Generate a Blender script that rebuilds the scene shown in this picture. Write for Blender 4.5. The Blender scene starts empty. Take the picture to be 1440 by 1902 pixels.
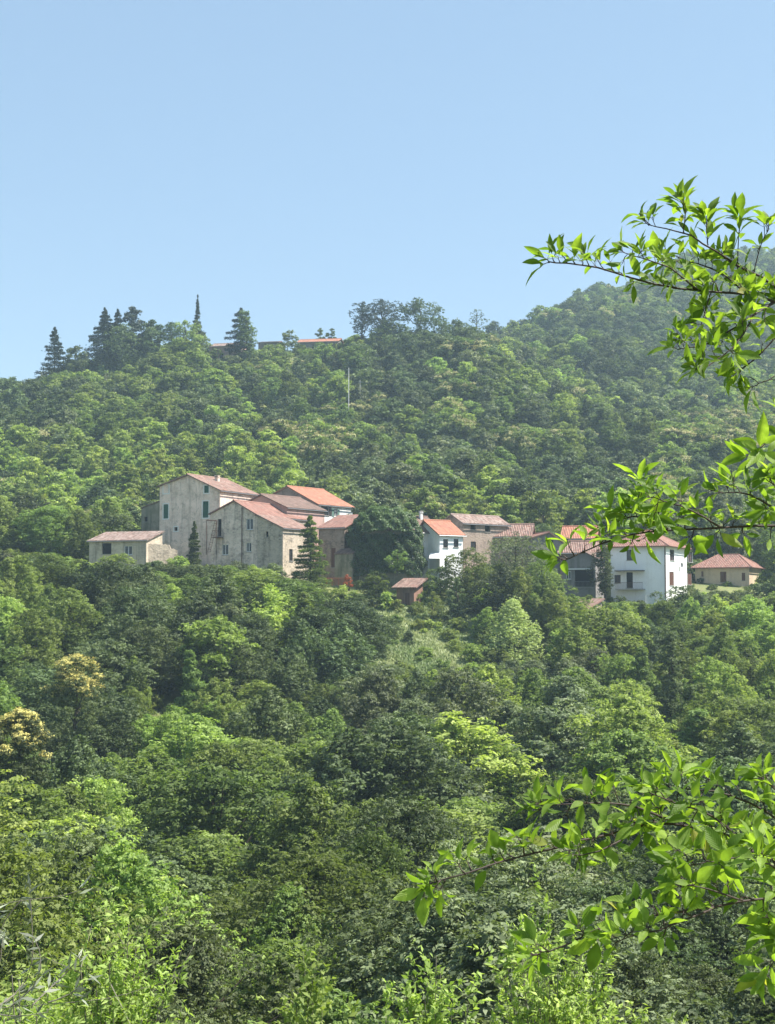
import bpy, math, random
import numpy as np
from mathutils import Vector, Matrix
R = math.radians
S = bpy.context.scene
COL = S.collection
rng = np.random.default_rng(7)
random.seed(7)

# ------------------------------------------------------------------ camera
F = 2900.0
PITCH = math.atan2(1140 - 951, F)
cam_d = bpy.data.cameras.new('camera')
cam = bpy.data.objects.new('camera', cam_d); COL.objects.link(cam)
cam_d.sensor_fit = 'HORIZONTAL'; cam_d.sensor_width = 36; cam_d.lens = 36 * F / 1440
cam_d.clip_start = 0.1; cam_d.clip_end = 6000
cam.location = (0, 0, 0); cam.rotation_euler = (math.pi / 2 + PITCH, 0, 0)
S.camera = cam

# ------------------------------------------------------------------ sky, sun, exposure
SUN_EL, SUN_AZ = 57.0, 94.0          # azimuth measured from +Y towards +X
w = bpy.data.worlds.new('World'); S.world = w; w.use_nodes = True
nt = w.node_tree; bg = nt.nodes['Background']
sky = nt.nodes.new('ShaderNodeTexSky'); sky.sky_type = 'NISHITA'; sky.sun_disc = False
sky.sun_elevation = R(SUN_EL); sky.sun_rotation = R(SUN_AZ)
sky.altitude = 300; sky.air_density = 1.0; sky.dust_density = .6; sky.ozone_density = 1.4
mxs = nt.nodes.new('ShaderNodeMix'); mxs.data_type = 'RGBA'; mxs.inputs[0].default_value = .55
nt.links.new(sky.outputs[0], mxs.inputs[6]); mxs.inputs[7].default_value = (2.2, 3.35, 4.75, 1)   # even pale summer haze in the air
nt.links.new(mxs.outputs[2], bg.inputs[0]); bg.inputs[1].default_value = 0.07
ld = bpy.data.lights.new('sun', 'SUN'); ld.energy = 5.0; ld.angle = R(0.53); ld.color = (1, .95, .87)
sun = bpy.data.objects.new('sun', ld); COL.objects.link(sun)
sd = Vector((math.sin(R(SUN_AZ)) * math.cos(R(SUN_EL)), math.cos(R(SUN_AZ)) * math.cos(R(SUN_EL)), math.sin(R(SUN_EL))))
sun.rotation_euler = sd.to_track_quat('Z', 'Y').to_euler(); sun.location = (60, 40, 90)
S.view_settings.view_transform = 'Standard'; S.view_settings.look = 'None'
S.view_settings.exposure = 1.3; S.view_settings.gamma = 1
S.render.engine = 'CYCLES'
S.cycles.max_bounces = 6; S.cycles.diffuse_bounces = 3; S.cycles.glossy_bounces = 2
S.cycles.transmission_bounces = 3; S.cycles.volume_bounces = 1; S.cycles.transparent_max_bounces = 4

# ------------------------------------------------------------------ photograph pixel -> world
_f = Vector((0, math.cos(PITCH), math.sin(PITCH))); _u = Vector((0, -math.sin(PITCH), math.cos(PITCH)))
def ray(px, py): return Vector((1, 0, 0)) * (px - 720) + _u * (951 - py) + _f * F
def P(px, py, Y):
    d = ray(px, py); return d * (Y / d.y)
def proj(p):
    p = Vector(p); z = p.dot(_f); return 720 + F * p.x / z, 951 - F * p.dot(_u) / z

# ------------------------------------------------------------------ terrain
CP = [0, 360, 720, 900, 1080, 1260, 1440]
TB = [(-400, [40] * 7), (-60, [8] * 7), (0, [-1.7] * 7), (6, [-3.4] * 7), (12, [-6.2] * 7), (20, [-10.5] * 7), (35, [-17] * 7), (60, [-20] * 7),
      (100, [-20, -20, -19.5, -20, -20, -20, -20]), (140, [-14, -14, -14.5, -15, -15, -15, -15]),
      (170, [-6, -6, -9.8, -10.5, -10, -10, -10]), (185, [-1.5, -1, -6, -6, -6, -6, -6]),
      (200, [2.5, 4, -.9, -1, -1.5, -2, -2]), (210, [5, 6.5, 2.4, 2, 1, .6, .6]),
      (222, [7, 7.6, 6, 5.5, 4, 2.8, 2.8]), (240, [8, 8.5, 8.5, 8, 7, 6, 6]), (260, [11, 12, 12, 12, 11, 11, 11]),
      (300, [20, 21, 22, 22, 20, 20, 20]), (350, [35, 37, 38, 38, 34, 33, 32]), (400, [50, 56, 58, 59, 48, 45, 43]),
      (430, [58, 70, 72, 72, 58, 54, 50]), (445, [57, 71, 73, 73, 62, 58, 54]), (480, [45, 57, 64, 70, 75, 70, 66]),
      (600, [0, 10, 45, 101, 112, 110, 105]), (720, [-10, 0, 30, 85, 142, 150, 148]),
      (800, [-20, 0, 20, 60, 136, 176, 184]), (900, [-25, -10, 5, 30, 100, 140, 160]), (1200, [-30, -20, 0, 10, 30, 40, 50]), (3500, [-40] * 7)]
TY = np.array([t[0] for t in TB], float); TZ = np.array([t[1] for t in TB], float)
CU = (np.array(CP, float) - 720) / F
def ground_z(x, y):
    x = np.asarray(x, float); y = np.asarray(y, float)
    u = np.clip(x / np.maximum(y, 60), CU[0], CU[-1])
    i = np.clip(np.searchsorted(TY, y, side='right') - 1, 0, len(TY) - 2)
    a = np.clip((y - TY[i]) / (TY[i + 1] - TY[i]), 0, 1)
    j = np.clip(np.searchsorted(CU, u, side='right') - 1, 0, len(CU) - 2)
    b = (u - CU[j]) / (CU[j + 1] - CU[j])
    z = (TZ[i, j] * (1 - b) + TZ[i, j + 1] * b) * (1 - a) + (TZ[i + 1, j] * (1 - b) + TZ[i + 1, j + 1] * b) * a
    k = np.clip((y - 20) / 300, 0, 1)
    z = z + (np.sin(x * .11 + 1) * np.cos(y * .09) * .5 + np.sin(x * .045 + y * .05) * 1.6 * k * (1 - .8 * np.exp(-((y - 214) / 22) ** 2)))
    return z
def gz(x, y): return float(ground_z(x, y))

# ------------------------------------------------------------------ node helpers / materials
def mat(name):
    m = bpy.data.materials.new(name); m.use_nodes = True
    t = m.node_tree; b = t.nodes['Principled BSDF']
    return m, t, b
def N(t, typ, **kw):
    n = t.nodes.new(typ)
    for k, v in kw.items():
        if k in n.inputs: n.inputs[k].default_value = v
        else: setattr(n, k, v)
    return n
def ramp(t, src, stops):
    r = t.nodes.new('ShaderNodeValToRGB'); e = r.color_ramp.elements
    while len(e) < len(stops): e.new(.5)
    for i, (p, c) in enumerate(stops):
        e[i].position = p; e[i].color = (*c, 1) if len(c) == 3 else c
    t.links.new(src, r.inputs[0]); return r.outputs[0]
def mixc(t, fac, a, b, mode='MIX'):
    n = t.nodes.new('ShaderNodeMix'); n.data_type = 'RGBA'; n.blend_type = mode
    for sock, v in ((n.inputs[0], fac), (n.inputs[6], a), (n.inputs[7], b)):
        if isinstance(v, bpy.types.NodeSocket): t.links.new(v, sock)
        else: sock.default_value = v if not isinstance(v, tuple) else (*v, 1)
    return n.outputs[2]
def plain(name, c, rough=.7, metal=0, spec=.3):
    m, t, b = mat(name); o = N(t, 'ShaderNodeTexNoise', Scale=6.0, Detail=4.0)
    tc = N(t, 'ShaderNodeTexCoord'); t.links.new(tc.outputs['Object'], o.inputs['Vector'])
    t.links.new(mixc(t, o.outputs[0], tuple(x * .75 for x in c), tuple(min(1, x * 1.2) for x in c)), b.inputs['Base Color'])
    b.inputs['Roughness'].default_value = rough; b.inputs['Metallic'].default_value = metal
    b.inputs['Specular IOR Level'].default_value = spec
    return m
def plaster(name, c1, c2, stain, amt=.5, stone=0.0):
    m, t, b = mat(name); tc = N(t, 'ShaderNodeTexCoord')
    n1 = N(t, 'ShaderNodeTexNoise', Scale=.55, Detail=7.0, Roughness=.65); t.links.new(tc.outputs['Object'], n1.inputs['Vector'])
    mp = N(t, 'ShaderNodeMapping'); mp.inputs['Scale'].default_value = (1.6, 1.6, .16)
    t.links.new(tc.outputs['Object'], mp.inputs['Vector'])
    n2 = N(t, 'ShaderNodeTexNoise', Scale=1.0, Detail=6.0, Roughness=.7); t.links.new(mp.outputs[0], n2.inputs['Vector'])
    n3 = N(t, 'ShaderNodeTexNoise', Scale=5.0, Detail=5.0, Roughness=.7); t.links.new(tc.outputs['Object'], n3.inputs['Vector'])
    n5 = N(t, 'ShaderNodeTexNoise', Scale=.9, Detail=9.0, Roughness=.75, Distortion=.6); t.links.new(tc.outputs['Object'], n5.inputs['Vector'])
    base = mixc(t, ramp(t, n1.outputs[0], [(.4, (0, 0, 0)), (.6, (1, 1, 1))]), c1, c2)
    base = mixc(t, ramp(t, n5.outputs[0], [(.54, (0, 0, 0)), (.6, (amt * .55,) * 3)]), base, stain)
    s = ramp(t, n2.outputs[0], [(.5, (0, 0, 0)), (.72, (amt, amt, amt))])
    col = mixc(t, s, base, stain)
    col = mixc(t, .6, col, mixc(t, n3.outputs[0], (.36, .36, .36), (.68, .68, .68)), 'OVERLAY')
    h = n3.outputs[0]
    if stone:
        v = N(t, 'ShaderNodeTexVoronoi', Scale=3.2); v.feature = 'F1'
        mp2 = N(t, 'ShaderNodeMapping'); mp2.inputs['Scale'].default_value = (1, 1, 1.7)
        t.links.new(tc.outputs['Object'], mp2.inputs['Vector']); t.links.new(mp2.outputs[0], v.inputs['Vector'])
        sc = N(t, 'ShaderNodeSeparateColor'); t.links.new(v.outputs['Color'], sc.inputs[0])
        g = ramp(t, sc.outputs[0], [(0, (.28, .28, .28)), (1, (.75, .72, .68))])
        n4 = ramp(t, n1.outputs[0], [(.4, (0, 0, 0)), (.6, (stone, stone, stone))])
        col = mixc(t, n4, col, mixc(t, .9, col, g, 'OVERLAY')); h = v.outputs['Distance']
    bp = N(t, 'ShaderNodeBump', Strength=.5, Distance=.05); t.links.new(h, bp.inputs['Height'])
    t.links.new(bp.outputs[0], b.inputs['Normal'])
    t.links.new(col, b.inputs['Base Color']); b.inputs['Roughness'].default_value = .9; b.inputs['Specular IOR Level'].default_value = .15
    return m
def tiles(name, c1, c2, c3, moss=.3):
    m, t, b = mat(name); uv = N(t, 'ShaderNodeUVMap')
    sx = N(t, 'ShaderNodeSeparateXYZ'); t.links.new(uv.outputs[0], sx.inputs[0])
    # individual tiles: cells of .25 x .42 m
    mp = N(t, 'ShaderNodeMapping'); mp.inputs['Scale'].default_value = (4.0, 2.4, 1); t.links.new(uv.outputs[0], mp.inputs['Vector'])
    fl = N(t, 'ShaderNodeVectorMath', operation='FLOOR'); t.links.new(mp.outputs[0], fl.inputs[0])
    wn = N(t, 'ShaderNodeTexWhiteNoise'); t.links.new(fl.outputs[0], wn.inputs['Vector'])
    n1 = N(t, 'ShaderNodeTexNoise', Scale=.7, Detail=6.0, Roughness=.7); t.links.new(uv.outputs[0], n1.inputs['Vector'])
    mp2 = N(t, 'ShaderNodeMapping'); mp2.inputs['Scale'].default_value = (2.6, .35, 1); t.links.new(uv.outputs[0], mp2.inputs['Vector'])
    n2 = N(t, 'ShaderNodeTexNoise', Scale=1.0, Detail=5.0, Roughness=.75); t.links.new(mp2.outputs[0], n2.inputs['Vector'])
    col = mixc(t, ramp(t, n1.outputs[0], [(.38, (0, 0, 0)), (.62, (1, 1, 1))]), c1, c2)
    col = mixc(t, ramp(t, wn.outputs[0], [(0, (0, 0, 0)), (1, (.8, .8, .8))]), col, c3)
    col = mixc(t, ramp(t, n2.outputs[0], [(.5, (0, 0, 0)), (.68, (moss, moss, moss))]), col, (.11, .095, .075))
    col = mixc(t, ramp(t, n2.outputs[0], [(.28, (moss, moss, moss)), (.4, (0, 0, 0))]), col, (.62, .5, .42))
    t.links.new(col, b.inputs['Base Color'])
    wv = N(t, 'ShaderNodeMath', operation='MULTIPLY'); wv.inputs[1].default_value = 4.0 * 2 * math.pi; t.links.new(sx.outputs[0], wv.inputs[0])
    sn = N(t, 'ShaderNodeMath', operation='SINE'); t.links.new(wv.outputs[0], sn.inputs[0])
    bp = N(t, 'ShaderNodeBump', Strength=.9, Distance=.05); t.links.new(sn.outputs[0], bp.inputs['Height'])
    t.links.new(bp.outputs[0], b.inputs['Normal']); b.inputs['Roughness'].default_value = .85; b.inputs['Specular IOR Level'].default_value = .2
    return m
def foliage(name, ca, cb, trans=.35, tcol=None, rough=.5, spec=.35, var=.22):
    """ca/cb: leaf colours mixed by the per-leaf attribute 'tint'; plants of one kind differ a little in hue and value"""
    m, t, b = mat(name); at = N(t, 'ShaderNodeAttribute', attribute_name='tint')
    oi = N(t, 'ShaderNodeObjectInfo')
    col = mixc(t, at.outputs['Fac'], ca, cb)
    if name == 'cherry_leaves':
        col = mixc(t, ramp(t, at.outputs['Fac'], [(.975, (0, 0, 0)), (.995, (.6, .6, .6))]), col, (.3, .2, .06))
        nz = N(t, 'ShaderNodeTexNoise', Scale=38.0, Detail=3.0); tc_ = N(t, 'ShaderNodeTexCoord'); t.links.new(tc_.outputs['Object'], nz.inputs['Vector'])
        col = mixc(t, ramp(t, nz.outputs[0], [(.35, (.55, .55, .55)), (.6, (0, 0, 0))]), col, (.09, .15, .02))
    hs = N(t, 'ShaderNodeHueSaturation')
    mr = N(t, 'ShaderNodeMapRange'); t.links.new(oi.outputs['Random'], mr.inputs[0]); mr.inputs[3].default_value = .5 - var * .1; mr.inputs[4].default_value = .5 + var * .05
    ml = N(t, 'ShaderNodeMath', operation='MULTIPLY'); ml.inputs[1].default_value = 7.31; t.links.new(oi.outputs['Random'], ml.inputs[0])
    fr = N(t, 'ShaderNodeMath', operation='FRACT'); t.links.new(ml.outputs[0], fr.inputs[0])
    mv = N(t, 'ShaderNodeMapRange'); t.links.new(fr.outputs[0], mv.inputs[0]); mv.inputs[3].default_value = 1 - var * 1.6; mv.inputs[4].default_value = 1 + var * 1.6
    t.links.new(mr.outputs[0], hs.inputs['Hue']); t.links.new(mv.outputs[0], hs.inputs['Value']); t.links.new(col, hs.inputs['Color'])
    t.links.new(hs.outputs[0], b.inputs['Base Color']); b.inputs['Roughness'].default_value = rough; b.inputs['Specular IOR Level'].default_value = spec
    tr = N(t, 'ShaderNodeBsdfTranslucent')
    t.links.new(mixc(t, 1.0, hs.outputs[0], tcol or (1.25, 1.35, .6), 'MULTIPLY'), tr.inputs['Color'])
    mx = N(t, 'ShaderNodeMixShader'); mx.inputs[0].default_value = trans
    t.links.new(b.outputs[0], mx.inputs[1]); t.links.new(tr.outputs[0], mx.inputs[2])
    t.links.new(mx.outputs[0], t.nodes['Material Output'].inputs['Surface'])
    return m

M = {}
M['farm'] = plaster('grey_plaster', (.84, .67, .56), (.62, .5, .42), (.3, .25, .2), .95, .5)
M['moss'] = plaster('mossy_plaster', (.3, .27, .2), (.19, .18, .12), (.08, .085, .05), .8)
M['rough'] = plaster('pale_grey_plaster', (.8, .65, .54), (.52, .43, .36), (.24, .2, .16), 1.0, .8)
M['stone'] = plaster('rubble_stone', (.5, .42, .33), (.36, .31, .25), (.17, .14, .11), .6, 1.0)
M['brown'] = plaster('brown_stone', (.33, .26, .21), (.24, .19, .16), (.12, .09, .07), .5, .8)
M['pink'] = plaster('pink_plaster', (.48, .31, .27), (.4, .27, .23), (.2, .14, .11), .4)
M['white'] = plaster('white_plaster', (.86, .86, .84), (.9, .9, .88), (.64, .61, .56), .3)
M['whiteold'] = plaster('worn_white_plaster', (.74, .73, .7), (.64, .62, .59), (.32, .29, .26), .6)
M['beige'] = plaster('beige_plaster', (.56, .44, .31), (.5, .4, .29), (.3, .23, .16), .4)
M['cream'] = plaster('cream_plaster', (.56, .48, .37), (.43, .37, .29), (.2, .17, .13), .8, .3)
M['bluegrey'] = plaster('blue_grey_plaster', (.25, .23, .22), (.19, .18, .17), (.1, .09, .08), .7)
M['terra'] = plaster('terracotta_wall', (.26, .15, .11), (.2, .12, .09), (.1, .07, .055), .6)
M['t_pink'] = tiles('old_pink_tiles', (.27, .135, .105), (.135, .08, .065), (.34, .24, .2), 1.0)
M['t_red'] = tiles('red_tiles', (.29, .125, .095), (.18, .088, .07), (.33, .2, .16), .9)
M['t_orange'] = tiles('new_orange_tiles', (.4, .15, .09), (.29, .115, .08), (.4, .21, .14), .55)
M['t_brown'] = tiles('brown_weathered_tiles', (.17, .105, .085), (.12, .08, .065), (.25, .17, .14), .8)
M['t_white'] = tiles('patchy_pale_tiles', (.24, .135, .11), (.14, .09, .075), (.4, .32, .28), 1.0)
M['green'] = plain('green_shutter_paint', (.02, .1, .065), .6)
M['greygreen'] = plain('pale_green_shutter_paint', (.16, .25, .2), .6)
M['brownw'] = plain('brown_shutter_wood', (.13, .06, .04), .7)
M['darkw'] = plain('dark_wood', (.045, .035, .03), .8)
M['paint'] = plain('white_paint', (.7, .69, .66), .6)
M['void'] = plain('painted_interior_shade', (.012, .012, .013), .9, 0, .05)  # near-black panel colour standing in for the shade inside openings
M['metal'] = plain('grey_metal', (.25, .25, .25), .45, .6)
M['rust'] = plain('rusty_iron', (.12, .06, .04), .8, .2)
M['concrete'] = plain('grey_concrete', (.32, .31, .29), .85)
M['orange'] = plain('orange_plastic', (.45, .12, .05), .7)
M['bark'] = plain('bark', (.07, .058, .045), .9, 0, .1)
M['barkpale'] = plain('pale_bark', (.2, .18, .15), .9, 0, .1)
M['twig'] = plain('dark_twig_bark', (.055, .04, .035), .7, 0, .3)
m, t, b = mat('window_glass'); b.inputs['Base Color'].default_value = (.02, .025, .03, 1); b.inputs['Roughness'].default_value = .12; b.inputs['Specular IOR Level'].default_value = .6
n = N(t, 'ShaderNodeTexNoise', Scale=2.0); bp = N(t, 'ShaderNodeBump', Strength=.05); t.links.new(n.outputs[0], bp.inputs['Height']); t.links.new(bp.outputs[0], b.inputs['Normal']); M['glass'] = m

M['f_mid'] = foliage('mid_green_leaves', (.045, .078, .018), (.25, .33, .1), .4, None, .6, .22)
M['f_dark'] = foliage('dark_green_leaves', (.028, .05, .018), (.155, .205, .085), .28, None, .6, .22)
M['f_light'] = foliage('light_green_leaves', (.09, .15, .03), (.36, .45, .13), .42, None, .6, .22)
M['f_grey'] = foliage('grey_green_leaves', (.06, .085, .04), (.24, .29, .145), .3, None, .6, .25)
M['f_olive'] = foliage('olive_leaves', (.1, .12, .08), (.34, .37, .28), .25, (1.1, 1.2, .8))
M['f_yellow'] = foliage('bright_yellow_green_leaves', (.13, .21, .04), (.42, .54, .16), .45, None, .6, .22, .06)
M['f_pale'] = foliage('pale_feathery_leaves', (.26, .33, .12), (.56, .64, .3), .4, None, .6, .22, .03)
M['f_blue'] = foliage('blue_green_needles', (.016, .032, .02), (.05, .075, .045), .12, None, .6)
M['f_ivy'] = foliage('ivy_leaves', (.014, .038, .013), (.085, .155, .04), .2)
M['f_bloom'] = foliage('cream_catkins', (.5, .47, .14), (.66, .62, .24), .3, (1.1, 1.0, .7), .8, .1, .05)
M['f_catkin'] = foliage('pale_catkins', (.3, .3, .13), (.48, .46, .24), .3, (1.1, 1.0, .7), .8, .1, .05)
M['f_orange'] = foliage('reddish_leaves', (.3, .07, .03), (.4, .12, .04), .3)

# leaf material of the near tree: veins from the UV map
m = foliage('cherry_leaves', (.1, .19, .03), (.32, .46, .09), .56, (1.35, 1.4, .5), .48, .32, .03)
t = m.node_tree; b = t.nodes['Principled BSDF']; uv = N(t, 'ShaderNodeUVMap'); sx = N(t, 'ShaderNodeSeparateXYZ'); t.links.new(uv.outputs[0], sx.inputs[0])
ab = N(t, 'ShaderNodeMath', operation='ABSOLUTE'); t.links.new(sx.outputs[0], ab.inputs[0])
sb = N(t, 'ShaderNodeMath', operation='MULTIPLY_ADD'); sb.inputs[1].default_value = -.8; t.links.new(ab.outputs[0], sb.inputs[0]); t.links.new(sx.outputs[1], sb.inputs[2])
mm = N(t, 'ShaderNodeMath', operation='MULTIPLY'); mm.inputs[1].default_value = 52; t.links.new(sb.outputs[0], mm.inputs[0])
sn = N(t, 'ShaderNodeMath', operation='SINE'); t.links.new(mm.outputs[0], sn.inputs[0])
bp = N(t, 'ShaderNodeBump', Strength=.3, Distance=.001); t.links.new(sn.outputs[0], bp.inputs['Height']); t.links.new(bp.outputs[0], b.inputs['Normal'])
M['f_cherry'] = m

# ground material
m, t, b = mat('ground_grass'); tc = N(t, 'ShaderNodeTexCoord')
n1 = N(t, 'ShaderNodeTexNoise', Scale=.12, Detail=8.0, Roughness=.65); t.links.new(tc.outputs['Object'], n1.inputs['Vector'])
n2 = N(t, 'ShaderNodeTexNoise', Scale=1.7, Detail=8.0, Roughness=.7); t.links.new(tc.outputs['Object'], n2.inputs['Vector'])
c = mixc(t, ramp(t, n1.outputs[0], [(.4, (0, 0, 0)), (.6, (1, 1, 1))]), (.1, .14, .035), (.2, .22, .07))
c = mixc(t, ramp(t, n2.outputs[0], [(.45, (0, 0, 0)), (.7, (.8, .8, .8))]), c, (.17, .135, .075))
t.links.new(c, b.inputs['Base Color']); b.inputs['Roughness'].default_value = .95
bp = N(t, 'ShaderNodeBump', Strength=.8, Distance=.25); t.links.new(n2.outputs[0], bp.inputs['Height']); t.links.new(bp.outputs[0], b.inputs['Normal'])
M['ground'] = m

# ------------------------------------------------------------------ mesh helpers
class MB:
    def __init__(s): s.v = []; s.f = []; s.uv = []
    def poly(s, pts, uv=None):
        i = len(s.v); s.v += [tuple(p) for p in pts]; s.f.append(tuple(range(i, i + len(pts))))
        s.uv += list(uv) if uv else [(0, 0)] * len(pts)
    def box(s, a, b):
        x0, y0, z0 = a; x1, y1, z1 = b
        q = [(x0, y0, z0), (x1, y0, z0), (x1, y1, z0), (x0, y1, z0), (x0, y0, z1), (x1, y0, z1), (x1, y1, z1), (x0, y1, z1)]
        for f in ((3, 2, 1, 0), (4, 5, 6, 7), (0, 1, 5, 4), (1, 2, 6, 5), (2, 3, 7, 6), (3, 0, 4, 7)): s.poly([q[k] for k in f])
    def tube(s, pts, rad, n=6):
        pts = [Vector(p) for p in pts]; rings = []
        for i, p in enumerate(pts):
            d = (pts[min(i + 1, len(pts) - 1)] - pts[max(i - 1, 0)]); d = d.normalized() if d.length > 1e-9 else Vector((0, 0, 1))
            a = d.cross(Vector((.31, .17, .93))); a = a.normalized() if a.length > 1e-4 else Vector((1, 0, 0)); c = d.cross(a)
            r = rad[i] if isinstance(rad, (list, tuple)) else rad
            base = len(s.v); s.v += [tuple(p + (a * math.cos(2 * math.pi * k / n) + c * math.sin(2 * math.pi * k / n)) * r) for k in range(n)]
            rings.append(base)
        for i in range(len(rings) - 1):
            for k in range(n):
                s.f.append((rings[i] + k, rings[i] + (k + 1) % n, rings[i + 1] + (k + 1) % n, rings[i + 1] + k)); s.uv += [(0, 0)] * 4
        s.f.append(tuple(rings[0] + k for k in reversed(range(n)))); s.uv += [(0, 0)] * n
        s.f.append(tuple(rings[-1] + k for k in range(n))); s.uv += [(0, 0)] * n
    def slab(s, pts, th, udir=None):
        """pts: top polygon (ccw from above); extruded down by th; uv in metres, u along the eave"""
        pts = [Vector(p) for p in pts]; n = (pts[1] - pts[0]).cross(pts[2] - pts[0]).normalized()
        u = Vector(udir).normalized() if udir else (pts[1] - pts[0]).normalized(); v = n.cross(u)
        uv = lambda q: [((p - pts[0]).dot(u) + 5, (p - pts[0]).dot(v) + 5) for p in q]
        s.poly(pts, uv(pts)); lo = [p - n * th for p in pts]; r = lo[::-1]; s.poly(r, uv(r))
        for i in range(len(pts)):
            j = (i + 1) % len(pts); q = [pts[i], lo[i], lo[j], pts[j]]; s.poly(q, uv(q))
    def obj(s, name, m, parent=None):
        me = bpy.data.meshes.new(name); me.from_pydata(s.v, [], s.f)
        ul = me.uv_layers.new(name='UVMap'); ul.data.foreach_set('uv', np.array(s.uv, 'f').ravel())
        me.materials.append(m); me.update()
        o = bpy.data.objects.new(name, me); COL.objects.link(o)
        if parent: o.parent = parent
        return o
def tag(o, label=None, cat=None, group=None, kind=None):
    for k, v in (('label', label), ('category', cat), ('group', group), ('kind', kind)):
        if v: o[k] = v
    return o
def empty(name, loc, rz, label, cat, group=None):
    o = bpy.data.objects.new(name, None); COL.objects.link(o); o.location = loc; o.rotation_euler = (0, 0, rz); o.empty_display_size = .5
    return tag(o, label, cat, group)

# ------------------------------------------------------------------ ground sheet
xs = np.concatenate([np.linspace(-1500, -240, 22), np.linspace(-230, -24, 60), np.linspace(-22, 22, 45), np.linspace(24, 230, 60), np.linspace(240, 1500, 22)])
ys = np.concatenate([np.linspace(-300, -12, 16), np.linspace(-10, 60, 60), np.linspace(62, 250, 110), np.linspace(254, 900, 120), np.linspace(930, 3200, 24)])
X, Y = np.meshgrid(xs, ys); Z = ground_z(X, Y)
nx, ny = len(xs), len(ys)
me = bpy.data.meshes.new('ground'); idx = np.arange(nx * ny).reshape(ny, nx)
q = np.stack([idx[:-1, :-1], idx[:-1, 1:], idx[1:, 1:], idx[1:, :-1]], -1).reshape(-1, 4)
me.from_pydata(np.stack([X, Y, Z], -1).reshape(-1, 3).tolist(), [], q.tolist())
me.materials.append(M['ground']); me.polygons.foreach_set('use_smooth', [True] * len(q)); me.update()
go = bpy.data.objects.new('ground', me); COL.objects.link(go); tag(go, kind='structure', label='grassy hillside ground falling into the valley and rising to the ridge')

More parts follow.
